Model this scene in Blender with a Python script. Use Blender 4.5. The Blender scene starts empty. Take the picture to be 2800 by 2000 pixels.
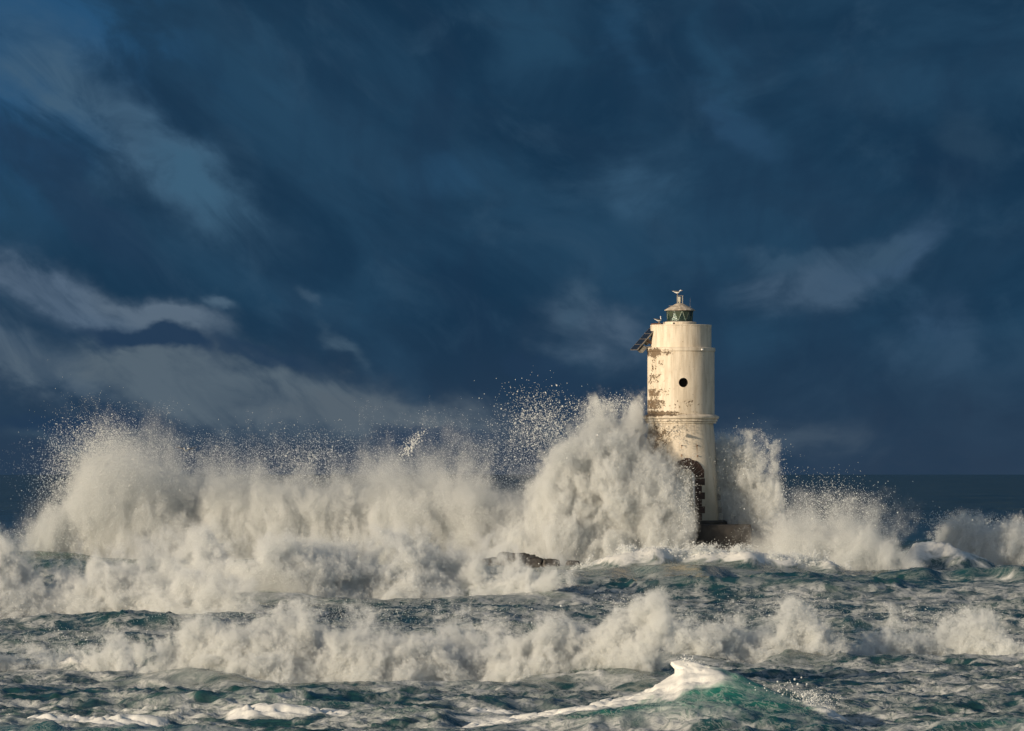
import bpy, bmesh, math, random
import numpy as np
from mathutils import Vector, Matrix

R = math.radians
scene = bpy.context.scene
col = scene.collection
rng = np.random.default_rng(7)
random.seed(7)

# ------------------------------------------------------------------ camera
F = 15750.0          # focal length in photo pixels (2800 wide)
HZ = 1297.0          # horizon row in the photo
EYE = 5.0
cam_d = bpy.data.cameras.new('camera')
cam_d.sensor_width = 36.0
cam_d.lens = 202.5
cam_d.shift_y = (HZ - 1000.0) / 2800.0
cam_d.clip_start = 0.5
cam_d.clip_end = 120000.0
cam = bpy.data.objects.new('camera', cam_d)
cam.location = (0, 0, EYE)
cam.rotation_euler = (R(90), 0, 0)
col.objects.link(cam)
scene.camera = cam

# ------------------------------------------------------------------ light
SUN_AZ = R(-50)      # measured from the direction scene -> camera, negative = to the left
SUN_EL = R(14)
sdir = Vector((math.sin(SUN_AZ) * math.cos(SUN_EL), -math.cos(SUN_AZ) * math.cos(SUN_EL), math.sin(SUN_EL)))
sun_d = bpy.data.lights.new('sun', 'SUN')
sun_d.energy = 4.75
sun_d.angle = R(0.53)
sun_d.color = (1.0, 0.825, 0.615)
sun = bpy.data.objects.new('sun', sun_d)
sun.rotation_euler = (-sdir).to_track_quat('-Z', 'Y').to_euler()
sun.location = (-60, -60, 60)
col.objects.link(sun)

scene.view_settings.view_transform = 'Standard'
scene.view_settings.look = 'None'
scene.view_settings.exposure = 0.0
scene.view_settings.gamma = 1.0
scene.view_settings.use_curve_mapping = False
cy = scene.cycles
cy.max_bounces = 8
cy.diffuse_bounces = 5
cy.glossy_bounces = 3
cy.transmission_bounces = 4
cy.transparent_max_bounces = 8
cy.volume_bounces = 4
cy.volume_max_steps = 512
cy.use_denoising = True
cy.sample_clamp_indirect = 6.0
cy.caustics_reflective = False
cy.caustics_refractive = False


# ------------------------------------------------------------------ node helper
class NT:
    def __init__(self, nt):
        self.nt = nt

    def n(self, t, **kw):
        ins = kw.pop('ins', {})
        nd = self.nt.nodes.new(t)
        for k, v in kw.items():
            setattr(nd, k, v)
        for k, v in ins.items():
            self.put(nd.inputs[k], v)
        return nd

    def put(self, sock, v):
        if hasattr(v, 'is_output'):
            self.nt.links.new(v, sock)
        elif v is not None:
            sock.default_value = v

    def m(self, op, a, b=None, c=None, clamp=False):
        nd = self.nt.nodes.new('ShaderNodeMath')
        nd.operation = op
        nd.use_clamp = clamp
        for i, v in enumerate((a, b, c)):
            if v is not None:
                self.put(nd.inputs[i], v)
        return nd.outputs[0]

    def sstep(self, x, a, b):          # smooth 0 -> 1 while x goes a -> b (b may be below a)
        nd = self.nt.nodes.new('ShaderNodeMapRange')
        nd.interpolation_type = 'SMOOTHSTEP'
        self.put(nd.inputs[0], x)
        lo, hi = (a, b) if a < b else (b, a)
        nd.inputs[1].default_value = lo
        nd.inputs[2].default_value = hi
        nd.inputs[3].default_value = 0.0 if a < b else 1.0
        nd.inputs[4].default_value = 1.0 if a < b else 0.0
        return nd.outputs[0]

    def mix(self, f, a, b):
        nd = self.nt.nodes.new('ShaderNodeMix')
        nd.data_type = 'RGBA'
        self.put(nd.inputs[0], f)
        for s, v in ((nd.inputs[6], a), (nd.inputs[7], b)):
            if isinstance(v, (tuple, list)) and len(v) == 3:
                v = (*v, 1.0)
            self.put(s, v)
        return nd.outputs[2]

    def noise(self, vec, scale, detail=4.0, rough=0.5, dist=0.0, dim='3D'):
        nd = self.nt.nodes.new('ShaderNodeTexNoise')
        nd.noise_dimensions = dim
        self.put(nd.inputs['Vector'], vec)
        nd.inputs['Scale'].default_value = scale
        nd.inputs['Detail'].default_value = detail
        nd.inputs['Roughness'].default_value = rough
        nd.inputs['Distortion'].default_value = dist
        return nd.outputs[0]

    def xyz(self, v):
        nd = self.nt.nodes.new('ShaderNodeSeparateXYZ')
        self.put(nd.inputs[0], v)
        return nd.outputs

    def vec(self, x, y, z):
        nd = self.nt.nodes.new('ShaderNodeCombineXYZ')
        for i, v in enumerate((x, y, z)):
            self.put(nd.inputs[i], v)
        return nd.outputs[0]


def new_mat(name):
    m = bpy.data.materials.new(name)
    m.use_nodes = True
    m.node_tree.nodes.clear()
    t = NT(m.node_tree)
    out = t.n('ShaderNodeOutputMaterial')
    return m, t, out


# ------------------------------------------------------------------ sky
def build_world():
    w = bpy.data.worlds.new('World')
    scene.world = w
    w.use_nodes = True
    w.node_tree.nodes.clear()
    t = NT(w.node_tree)
    out = t.n('ShaderNodeOutputWorld')
    gen = t.n('ShaderNodeTexCoord').outputs['Generated']
    x, y, z = t.xyz(gen)
    sky = t.n('ShaderNodeTexSky', sky_type='NISHITA', sun_disc=False, sun_elevation=SUN_EL,
              sun_rotation=math.atan2(sdir.x, sdir.y))
    bg_clear = t.n('ShaderNodeBackground', ins={'Color': sky.outputs[0], 'Strength': 0.10})
    # bearing and height of a direction; one unit is 1/15.75 rad
    u = t.m('MULTIPLY', t.m('ARCTAN2', x, y), 15.75)
    v = t.m('MULTIPLY', t.m('ARCSINE', z), 15.75)
    p0 = t.vec(u, v, 0.0)
    # storm cloud: layered dark masses; the streets tilt down to the right on the left side and level out on the right
    um = t.m('SUBTRACT', u, 0.1)
    lean = t.m('SUBTRACT', t.m('MULTIPLY', u, 0.2), t.m('MULTIPLY', t.m('SQRT', t.m('ADD', t.m('MULTIPLY', um, um), 0.1)), 0.35))
    sv = t.m('ADD', v, lean)
    n1 = t.noise(t.vec(t.m('MULTIPLY', u, 0.9), t.m('MULTIPLY', sv, 1.6), 3.1), 1.6, 6.0, 0.56, 0.5)
    n2 = t.noise(t.vec(t.m('MULTIPLY', u, 1.2), t.m('MULTIPLY', sv, 1.5), 8.4), 3.0, 8.0, 0.60, 0.6)
    n3 = t.noise(t.vec(t.m('MULTIPLY', u, 2.2), t.m('MULTIPLY', v, 0.9), 12.7), 1.9, 5.0, 0.55, 0.2)
    base = t.mix(t.sstep(n1, 0.34, 0.68), (0.0086, 0.0345, 0.074), (0.0180, 0.0590, 0.113))
    base = t.mix(t.m('MULTIPLY', t.sstep(n2, 0.48, 0.74), 0.55), base, (0.0280, 0.0720, 0.128))
    base = t.mix(t.m('MULTIPLY', t.sstep(n3, 0.50, 0.30), 0.45), base, (0.0110, 0.0330, 0.072))
    base = t.mix(t.m('MULTIPLY', t.sstep(v, 0.50, -0.05), 0.85), base, (0.0260, 0.0480, 0.085))
    # warped coordinates for the lit gaps between the clouds
    wn = t.n('ShaderNodeTexNoise', ins={'Vector': t.vec(u, t.m('MULTIPLY', v, 1.4), 1.7), 'Scale': 3.0, 'Detail': 5.0, 'Roughness': 0.55})
    wr, wg, wb = t.n('ShaderNodeSeparateColor', ins={0: wn.outputs[1]}).outputs
    wu = t.m('ADD', u, t.m('MULTIPLY', t.m('SUBTRACT', wr, 0.5), 0.34))
    wv = t.m('ADD', v, t.m('MULTIPLY', t.m('SUBTRACT', wg, 0.5), 0.26))
    ragged = t.noise(t.vec(t.m('MULTIPLY', u, 1.2), t.m('MULTIPLY', sv, 1.8), 5.5), 3.2, 9.0, 0.58, 0.6)

    def blob(px, py, rx, ry, ang, soft=1.0):
        cu, cv = (px - 1400) / 1000.0, (HZ - py) / 1000.0
        ca, sa = math.cos(R(ang)), math.sin(R(ang))
        du = t.m('SUBTRACT', wu, cu)
        dv = t.m('SUBTRACT', wv, cv)
        a = t.m('DIVIDE', t.m('ADD', t.m('MULTIPLY', du, ca), t.m('MULTIPLY', dv, sa)), rx / 1000.0)
        b = t.m('DIVIDE', t.m('SUBTRACT', t.m('MULTIPLY', dv, ca), t.m('MULTIPLY', du, sa)), ry / 1000.0)
        r2 = t.m('ADD', t.m('MULTIPLY', a, a), t.m('MULTIPLY', b, b))
        return t.m('EXPONENT', t.m('MULTIPLY', r2, -soft))

    cur = base
    # (px, py, rx, ry, tilt deg, colour, strength): gaps seen in the photograph
    gaps = [
        (60, 130, 420, 330, -30, (0.022, 0.080, 0.180), 1.0),
        (330, 360, 430, 130, -37, (0.055, 0.108, 0.185), 1.05),
        (520, 500, 190, 85, -42, (0.048, 0.110, 0.190), 0.9),
        (100, 780, 330, 80, -24, (0.072, 0.108, 0.180), 1.0),
        (420, 860, 190, 48, -16, (0.085, 0.118, 0.182), 0.95),
        (60, 960, 300, 90, -22, (0.070, 0.105, 0.170), 0.85),
        (520, 1045, 640, 100, -9, (0.078, 0.105, 0.150), 1.0),
        (1010, 1120, 420, 60, -4, (0.080, 0.102, 0.142), 0.9),
        (950, 945, 80, 26, -38, (0.060, 0.100, 0.160), 0.55),
        (850, 835, 50, 22, -30, (0.050, 0.088, 0.150), 0.5),
        (570, 832, 60, 22, -25, (0.060, 0.100, 0.165), 0.8),
        (1640, 930, 170, 80, -28, (0.066, 0.102, 0.165), 0.95),
        (1770, 490, 120, 100, 20, (0.036, 0.086, 0.158), 0.95),
        (2230, 790, 210, 75, 14, (0.058, 0.098, 0.165), 1.0),
        (2420, 690, 160, 60, 28, (0.044, 0.086, 0.158), 0.8),
        (2560, 850, 60, 90, 10, (0.040, 0.080, 0.150), 0.6),
        (1980, 320, 150, 60, -38, (0.026, 0.068, 0.140), 0.6),
        (1720, 150, 60, 160, 14, (0.022, 0.066, 0.135), 0.6),
        (2140, 1200, 260, 50, 0, (0.060, 0.085, 0.130), 0.7),
        (1230, 490, 110, 70, 10, (0.022, 0.068, 0.140), 0.5),
        (2330, 700, 110, 40, 20, (0.046, 0.088, 0.150), 0.7),
        (2150, 720, 120, 36, 12, (0.040, 0.082, 0.145), 0.7),
        (2600, 960, 50, 100, -10, (0.036, 0.074, 0.135), 0.6),
        (2480, 960, 60, 60, 0, (0.036, 0.074, 0.135), 0.5),
        (1570, 850, 60, 90, 15, (0.050, 0.090, 0.150), 0.7),
        (1960, 200, 80, 200, 35, (0.022, 0.066, 0.130), 0.6),
        (1480, 130, 200, 60, -30, (0.020, 0.062, 0.122), 0.5),
        (760, 160, 60, 160, 30, (0.022, 0.066, 0.130), 0.5),
        (250, 1200, 240, 26, 2, (0.050, 0.080, 0.125), 0.6),
        (2650, 380, 120, 60, -30, (0.024, 0.056, 0.105), 0.5),
    ]
    for (px, py, rx, ry, ang, c, s) in gaps:
        g = blob(px, py, rx, ry, ang)
        g = t.m('MULTIPLY', t.sstep(t.m('ADD', t.m('MULTIPLY', g, 0.95), t.m('MULTIPLY', t.m('MULTIPLY', t.m('SUBTRACT', ragged, 0.47), 2.0), t.m('POWER', g, 0.6))), 0.04, 1.22 if py < 700 or px > 1300 else 1.12), s * 1.25, clamp=True)
        cur = t.mix(g, cur, (c[0] * 0.92, c[1] * 1.02, c[2] * 0.98) if py < 700 or px > 1300 else (c[0] * 1.16, c[1] * 1.22, c[2] * 1.10))
    cur = t.mix(t.m('MULTIPLY', t.sstep(ragged, 0.56, 0.36), 0.30), cur, (0.014, 0.040, 0.080))
    # dark bars lying across the pale gaps
    for (px, py, rx, ry, ang, s) in [(380, 930, 270, 42, -13, 0.95), (150, 500, 420, 60, -40, 0.5), (700, 960, 200, 26, -12, 0.6),
                                     (230, 1170, 300, 42, 3, 0.8), (1150, 1190, 160, 38, 4, 0.7), (1500, 1000, 120, 40, -20, 0.5)]:
        g = blob(px, py, rx, ry, ang, 1.2)
        g = t.m('MULTIPLY', t.sstep(t.m('MULTIPLY', g, t.m('ADD', 0.3, t.m('MULTIPLY', ragged, 1.3))), 0.12, 0.75), s, clamp=True)
        cur = t.mix(g, cur, (0.0165, 0.043, 0.090))
    bg_storm = t.n('ShaderNodeBackground', ins={'Color': cur, 'Strength': 1.0})
    # the storm stands on the sea side (+Y), open sky on the landward, sunny side
    mask = t.sstep(t.m('SUBTRACT', y, t.m('MULTIPLY', z, 0.25)), 0.0, 0.62)
    mixs = t.n('ShaderNodeMixShader', ins={0: mask, 1: bg_clear.outputs[0], 2: bg_storm.outputs[0]})
    t.nt.links.new(mixs.outputs[0], out.inputs[0])


build_world()


# ------------------------------------------------------------------ generic mesh helpers
def tag(o, label=None, cat=None, group=None, kind=None):
    for k, v in (('label', label), ('category', cat), ('group', group), ('kind', kind)):
        if v:
            o[k] = v
    return o


def obj(name, verts, faces, mat=None, parent=None, smooth=False, loc=None):
    me = bpy.data.meshes.new(name)
    me.from_pydata([tuple(v) for v in verts], [], faces)
    me.update()
    if smooth:
        me.shade_smooth()
    if mat:
        me.materials.append(mat)
    o = bpy.data.objects.new(name, me)
    col.objects.link(o)
    if parent:
        o.parent = parent
    if loc:
        o.location = loc
    return o


def bmobj(name, bm, mat=None, parent=None, smooth=False, bevel=0.0, segs=2):
    if bevel:
        bmesh.ops.bevel(bm, geom=list(bm.edges), offset=bevel, segments=segs, affect='EDGES', profile=0.6)
    me = bpy.data.meshes.new(name)
    bm.normal_update()
    bm.to_mesh(me)
    bm.free()
    if smooth:
        me.shade_smooth()
    if mat:
        me.materials.append(mat)
    o = bpy.data.objects.new(name, me)
    col.objects.link(o)
    if parent:
        o.parent = parent
    return o


def add_box(bm, c, s, rot=None):
    mx = Matrix.Translation(Vector(c)) @ (rot.to_4x4() if rot else Matrix.Identity(4)) @ Matrix.Diagonal((*s, 1.0))
    bmesh.ops.create_cube(bm, size=1.0, matrix=mx)


def add_bar(bm, a, b, r, segs=8, r2=None):
    a, b = Vector(a), Vector(b)
    d = b - a
    mx = Matrix.Translation((a + b) / 2) @ d.to_track_quat('Z', 'Y').to_matrix().to_4x4()
    bmesh.ops.create_cone(bm, cap_ends=True, segments=segs, radius1=r, radius2=r if r2 is None else r2, depth=d.length, matrix=mx)


def lathe(bm, prof, segs=96, rfun=None, cap=True):
    """prof: (r, z) bottom to top"""
    rings = []
    for (r, z) in prof:
        ring = []
        for i in range(segs):
            a = 2 * math.pi * i / segs
            k = rfun(a, z) if rfun else 1.0
            ring.append(bm.verts.new((r * k * math.sin(a), -r * k * math.cos(a), z)))
        rings.append(ring)
    for a, b in zip(rings, rings[1:]):
        for i in range(segs):
            j = (i + 1) % segs
            bm.faces.new((a[i], a[j], b[j], b[i]))
    if cap:
        bm.faces.new(list(reversed(rings[0])))
        bm.faces.new(rings[-1])
    return rings


def smoothstep(x, a, b):
    q = np.clip((x - a) / (b - a), 0, 1)
    return q * q * (3 - 2 * q)


# ------------------------------------------------------------------ tiled 3D noise fields
N3 = 128
_f = np.fft.fftfreq(N3) * N3
_k = np.sqrt(_f[:, None, None] ** 2 + _f[None, :, None] ** 2 + np.abs(np.fft.rfftfreq(N3) * N3)[None, None, :] ** 2)


def band(k0, seed):
    g = np.random.default_rng(seed).standard_normal((N3, N3, N3))
    s = np.fft.rfftn(g)
    s *= np.exp(-(np.log((_k + 1e-6) / k0) / 0.38) ** 2)
    a = np.fft.irfftn(s, s=(N3, N3, N3))
    return (a / a.std()).astype(np.float32)


_bands = [band(k0, 11 + i) for i, k0 in enumerate((3, 6, 12, 24, 46))]
FBM = sum(b * w for b, w in zip(_bands, (1, .6, .38, .24, .15)))
FBM = (FBM / FBM.std()).astype(np.float32)
BIL = sum(np.abs(b) * w for b, w in zip(_bands, (1, .62, .40, .25, .15)))
BIL = ((BIL - BIL.mean()) / BIL.std()).astype(np.float32)
del _bands


def tri(tile, p):
    """trilinear lookup; p (n,3) in tile units"""
    q = (p * N3) % N3
    i = np.floor(q).astype(np.int32)
    f = (q - i).astype(np.float32)
    i %= N3
    j = (i + 1) % N3
    x0, y0, z0 = i[:, 0], i[:, 1], i[:, 2]
    x1, y1, z1 = j[:, 0], j[:, 1], j[:, 2]
    fx, fy, fz = f[:, 0], f[:, 1], f[:, 2]
    fl = tile.ravel()
    X0, X1 = x0 * (N3 * N3), x1 * (N3 * N3)
    Y0, Y1 = y0 * N3, y1 * N3
    c = [fl[a + b + d] for a in (X0, X1) for b in (Y0, Y1) for d in (z0, z1)]
    c00 = c[0] + (c[4] - c[0]) * fx
    c01 = c[1] + (c[5] - c[1]) * fx
    c10 = c[2] + (c[6] - c[2]) * fx
    c11 = c[3] + (c[7] - c[3]) * fx
    c0 = c00 + (c10 - c00) * fy
    c1 = c01 + (c11 - c01) * fy
    return c0 + (c1 - c0) * fz


# ------------------------------------------------------------------ sea
def wx(px, Y):
    return (px - 1400.0) / F * Y


def wz(py, Y):
    return EYE + (HZ - py) / F * Y


# breaking rows: (px, top, bottom) in photo pixels and the distance at which the foot stands
ROW_G0 = dict(cols=[(-120, 1770, 1845), (0, 1765, 1840), (60, 1775, 1835), (130, 1742, 1832), (200, 1755, 1835), (250, 1738, 1838), (320, 1745, 1838), (350, 1770, 1836), (370, 1800, 1830)],
              Y=lambda p: 146.5 + 0.5 * np.sin(p / 90.0))
ROW_G1 = dict(cols=[(360, 1765, 1832), (385, 1745, 1830), (420, 1718, 1826), (500, 1692, 1826), (560, 1700, 1832), (640, 1668, 1845), (700, 1675, 1860),
                    (800, 1668, 1872), (900, 1690, 1876), (960, 1676, 1876), (1050, 1705, 1868), (1100, 1735, 1862), (1160, 1725, 1868), (1200, 1700, 1874),
                    (1300, 1688, 1878), (1380, 1705, 1874), (1430, 1715, 1852), (1500, 1700, 1846), (1550, 1722, 1842), (1600, 1705, 1835), (1700, 1664, 1828),
                    (1770, 1644, 1824), (1810, 1652, 1815), (1835, 1700, 1800)],
              Y=lambda p: 138.6 + 0.5 * np.sin(p / 170.0) + 0.25 * np.sin(p / 61.0))
ROW_G2 = dict(cols=[(1780, 1725, 1760), (1830, 1705, 1775), (1900, 1712, 1792), (2000, 1692, 1806), (2060, 1690, 1816), (2100, 1672, 1800), (2150, 1668, 1776),
                    (2200, 1650, 1780), (2240, 1656, 1788), (2270, 1690, 1790), (2300, 1730, 1775), (2330, 1735, 1785)],
              Y=lambda p: 156 + 0.6 * np.sin(p / 110.0))
ROW_G3 = dict(cols=[(2290, 1770, 1790), (2325, 1735, 1788), (2380, 1692, 1800), (2450, 1682, 1800), (2490, 1700, 1796), (2530, 1706, 1796), (2580, 1700, 1800), (2640, 1688, 1804),
                    (2700, 1680, 1806), (2750, 1702, 1800), (2775, 1745, 1792), (2800, 1765, 1785), (2860, 1740, 1790)],
              Y=lambda p: 158.5 + 0.6 * np.sin(p / 95.0))
ROW_F1 = dict(cols=[(-150, 1470, 1712), (-40, 1468, 1712), (20, 1472, 1712), (70, 1502, 1712), (150, 1512, 1714), (250, 1505, 1716), (400, 1508, 1702), (470, 1500, 1692), (520, 1530, 1690),
                    (580, 1560, 1688), (640, 1600, 1684), (700, 1640, 1676), (730, 1660, 1672)],
              Y=lambda p: 197 + 0.9 * np.sin(p / 140.0))
ROW_F2 = dict(cols=[(380, 1520, 1600), (440, 1500, 1605), (480, 1482, 1610), (510, 1460, 1612), (545, 1453, 1615), (580, 1476, 1618), (640, 1494, 1620), (700, 1490, 1622), (780, 1482, 1622), (830, 1492, 1624), (900, 1478, 1640),
                    (1000, 1472, 1652), (1080, 1478, 1660), (1150, 1480, 1664), (1210, 1498, 1660), (1270, 1525, 1650), (1330, 1540, 1634), (1390, 1535, 1622), (1430, 1530, 1618), (1480, 1545, 1616),
                    (1530, 1570, 1606), (1580, 1585, 1598)],
              Y=lambda p: 230 + 1.2 * np.sin(p / 160.0) + 0.5 * np.sin(p / 67.0))

CRESTS = [
    # points (px, py, foam), distance, front width, back width
    ([(1180, 2010, .5), (1300, 1990, .8), (1400, 1976, .9), (1500, 1958, .9), (1600, 1938, .95), (1690, 1912, 1), (1760, 1890, 1), (1810, 1868, 1), (1845, 1845, 1), (1868, 1818, 1), (1900, 1811, 1), (1940, 1817, 1),
      (1985, 1828, .6), (2040, 1854, .25), (2100, 1884, .15), (2160, 1908, .2), (2220, 1926, .9), (2260, 1940, .95), (2310, 1972, .7), (2370, 2003, .3), (2450, 2030, .1)], 116.4, 2.7, 1.6),
    ([(560, 1985, .5), (610, 1965, .9), (640, 1944, 1), (665, 1934, 1), (740, 1931, 1), (790, 1937, 1), (880, 1947, 1), (950, 1955, .9), (1000, 1952, .8), (1040, 1970, .5)], 117.3, 0.5, 1.2),
    ([(-200, 1980, 1), (-60, 1972, 1), (60, 1978, 1), (130, 1958, 1), (200, 1962, 1), (300, 1961, 1), (420, 1964, 1), (470, 1972, .8), (540, 1985, .4)], 114.3, 0.55, 1.2),
    ([(1000, 1972, .1), (1080, 1952, .15), (1180, 1948, .2), (1260, 1950, .3), (1285, 1942, .8), (1340, 1944, 1), (1400, 1948, .9), (1470, 1952, .3)], 118.4, 0.6, 1.2),
    ([(1450, 1580, .1), (1560, 1563, .15), (1700, 1548, .3), (1860, 1540, .3), (1960, 1548, .25), (2150, 1574, .12), (2350, 1590, .15), (2480, 1604, .12), (2650, 1622, .1)], 266, 6, 5),
    ([(2440, 1632, .2), (2560, 1606, .45), (2680, 1598, .45), (2800, 1600, .5), (2950, 1610, .3)], 244, 5, 4),
    ([(2420, 1530, .8), (2470, 1496, 1), (2500, 1480, 1), (2560, 1482, .8), (2587, 1480, 1), (2620, 1500, .7), (2700, 1530, .7), (2780, 1550, .6)], 299, 3, 2.5),
    ([(1560, 1548, .6), (1640, 1532, .8), (1720, 1512, 1), (1790, 1500, 1), (1860, 1506, .95), (1960, 1508, .95), (2060, 1512, .9), (2200, 1525, .9), (2350, 1545, .6)], 287, 2.6, 4),
    ([(250, 1590, .3), (700, 1592, .3), (1150, 1590, .3), (1500, 1598, .3)], 250, 6, 5),
    ([(-150, 1880, .1), (40, 1868, .15), (140, 1876, .2), (260, 1886, .1), (420, 1895, .1)], 132.5, 2, 2),
]


def sea_height(X, Y, sp):
    """height and foam of the water at world points; sp: local grid spacing"""
    g = np.random.default_rng(21)
    h = np.zeros_like(X)
    for i in range(70):
        lam = 1.1 * (60 / 1.1) ** g.random()
        th = g.normal(R(-105), R(34))
        k = 2 * math.pi / lam
        a = 0.0040 * min(lam, 11.0) ** 0.84 * min(1.0, lam / 7.0) * (1.0 if lam < 9 else 1.0 + 0.45 * smoothstep(Y, 135, 165))
        ph = g.random() * 6.283
        fade = np.clip((lam / (sp * 3.0)) - 0.6, 0, 1)
        h += a * fade * np.sin(k * (math.cos(th) * X + math.sin(th) * Y) + ph)
    h = h + 0.9 * np.maximum(h, -0.3) ** 2 - 0.03
    P = np.stack([X / 11.0, Y / 11.0, np.full_like(X, .3)], -1).reshape(-1, 3)
    P2 = np.stack([X / 2.9, Y / 2.9, np.full_like(X, .7)], -1).reshape(-1, 3)
    n1 = tri(BIL, P).reshape(X.shape)
    n2 = tri(BIL, P2).reshape(X.shape)
    fine = np.clip(0.45 / sp, 0, 1)
    h += -0.055 * n1 * np.clip(1.2 / sp, 0, 1) - 0.022 * n2 * fine
    foam = np.zeros_like(X)
    px = 1400 + X / np.maximum(Y, 1) * F
    for pts, Yr, wf, wb in CRESTS:
        a = np.array(pts, float)
        near = (np.abs(Y - Yr) < 3.2 * max(wf, wb)) & (px > a[0, 0] - 30) & (px < a[-1, 0] + 30)
        if not near.any():
            continue
        pxs, ys = px[near], Y[near]
        wob = 0.35 * wf * np.sin(X[near] * 1.1 + Yr) + 0.15 * wf * np.sin(X[near] * 2.9 + 2 * Yr)
        Yl = Yr + wob
        if wf == 2.7:      # the near wave is a pyramid whose two flanks come towards the camera
            Yl = Yr + 0.1 * wob - np.maximum(pxs - 1905, 0) / 300 * 2.3 - np.maximum(1880 - pxs, 0) / 500 * 1.3
        dy = ys - Yl
        zc = wz(np.interp(pxs, a[:, 0], a[:, 1]), Yl)
        ends = smoothstep(pxs, a[0, 0], a[0, 0] + 90) * (1 - smoothstep(pxs, a[-1, 0] - 90, a[-1, 0]))
        m = np.where(dy < 0, np.exp(-np.abs(dy / wf) ** (1.35 if wf == 2.7 else 1.6)), np.exp(-(dy / wb) ** 2)) * ends
        hh = h[near]
        h[near] = hh * (1 - 0.85 * m) + zc * m
        fw = np.interp(pxs, a[:, 0], a[:, 2])
        fr = np.where(dy < 0, np.exp(-(dy / (2.8 * wf)) ** 2), m ** 0.6) * ends if wf < 1 else m ** 0.6
        if wf == 2.7:
            fr = np.where(dy < 0, np.exp(-(dy / 2.4) ** 2), m ** 0.6) * ends
        foam[near] = np.maximum(foam[near], fw * fr)
    for row, lift in ((ROW_G0, .35), (ROW_G1, .38), (ROW_G2, .38), (ROW_G3, .38), (ROW_F1, .4), (ROW_F2, .4)):
        a = np.array(row['cols'], float)
        near = (px > a[0, 0] - 150) & (px < a[-1, 0] + 150) & (Y > 120) & (Y < 285)
        pxs = px[near]
        Yf = row['Y'](pxs)
        H = (np.interp(pxs, a[:, 0], a[:, 2]) - np.interp(pxs, a[:, 0], a[:, 1])) / F * Yf
        zb = wz(np.interp(pxs, a[:, 0], a[:, 2]), Yf)
        dy = Y[near] - Yf
        ends = smoothstep(pxs, a[0, 0] - 145, a[0, 0] + 190) * (1 - smoothstep(pxs, a[-1, 0] - 190, a[-1, 0] + 145))
        m0 = smoothstep(dy, -1.6 - 0.8 * H, 0.0) * (1 - smoothstep(dy, 2.0 * H, 3.5 * H + 2)) * ends
        h[near] = h[near] * (1 - m0) + zb * m0
        ends2 = smoothstep(pxs, a[0, 0] + 40, a[0, 0] + 280) * (1 - smoothstep(pxs, a[-1, 0] - 160, a[-1, 0] - 20))
        m = smoothstep(dy, 0.45 * H, 1.5 * H) * (1 - smoothstep(dy, 1.6 * H, 3.4 * H + 1)) * ends2
        h[near] += lift * H * m
        foam[near] = np.maximum(foam[near], m)
        wash = ends * np.exp(-np.abs(Y[near] - (Yf - .4 * H)) / (1.6 * H + .3))
        foam[near] = np.maximum(foam[near], 0.55 * wash)
    # churned white lumps where the foam is thick
    h += foam * 0.055 * np.clip(0.6 / sp, 0, 1) * np.clip(n2 + 0.6 * n1, -1.5, 1.2)
    return h, foam


def build_sea(mat):
    ds = [np.linspace(-400, 60, 16)[:-1], np.linspace(60, 106, 40)[:-1], np.arange(106, 111, .25), np.arange(111, 121, .055), np.arange(121, 165, .17),
          np.arange(165, 320, .40), np.arange(320, 420, 1.2)]
    g = [420.0]
    while g[-1] < 60000:
        g.append(g[-1] * 1.022)
    d = np.concatenate(ds + [np.array(g)])
    nin, nout = 420, 26
    c = np.linspace(-1, 1, nin)
    e = 1 + (np.linspace(0, 1, nout + 1)[1:]) ** 2 * 1.0
    dd = np.maximum(d, 90)
    hw = dd * 0.0889 * 1.22 + 1.0
    far = dd * 0.9 + 250
    inner = hw[:, None] * c[None, :]
    t = (np.linspace(0, 1, nout + 1)[1:]) ** 2.2
    outer = hw[:, None] + (far - hw)[:, None] * t[None, :]
    X = np.concatenate([-outer[:, ::-1], inner, outer], 1)
    Y = np.repeat(d[:, None], X.shape[1], 1)
    spx = np.abs(np.gradient(X, axis=1))
    spy = np.abs(np.gradient(Y, axis=0))
    sp = np.maximum(spx, spy * 0.6)
    Z, foam = sea_height(X, Y, sp)
    # the leaning tip of the near peak
    px = 1400 + X / np.maximum(Y, 1) * F
    tip = smoothstep(Z, 0.98, 1.22) * ((px > 1800) & (px < 2000) & (np.abs(Y - 116.2) < 2))
    X = X - 0.27 * tip
    n = X.size
    co = np.stack([X, Y, Z], -1).reshape(-1, 3).astype(np.float32)
    rws, cls = X.shape
    idx = np.arange(n).reshape(rws, cls)
    q = np.stack([idx[:-1, :-1], idx[:-1, 1:], idx[1:, 1:], idx[1:, :-1]], -1).reshape(-1, 4)
    me = bpy.data.meshes.new('sea')
    me.vertices.add(n)
    me.vertices.foreach_set('co', co.ravel())
    me.loops.add(q.size)
    me.loops.foreach_set('vertex_index', q.ravel().astype(np.int32))
    me.polygons.add(len(q))
    me.polygons.foreach_set('loop_start', (np.arange(len(q)) * 4).astype(np.int32))
    me.polygons.foreach_set('use_smooth', np.ones(len(q), bool))
    me.update(calc_edges=True)
    at = me.attributes.new('foam', 'FLOAT', 'POINT')
    at.data.foreach_set('value', foam.ravel().astype(np.float32))
    me.materials.append(mat)
    o = bpy.data.objects.new('sea', me)
    col.objects.link(o)
    tag(o, 'rough teal sea with streaks of foam reaching to the horizon', 'sea', kind='structure')
    return o


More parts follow.
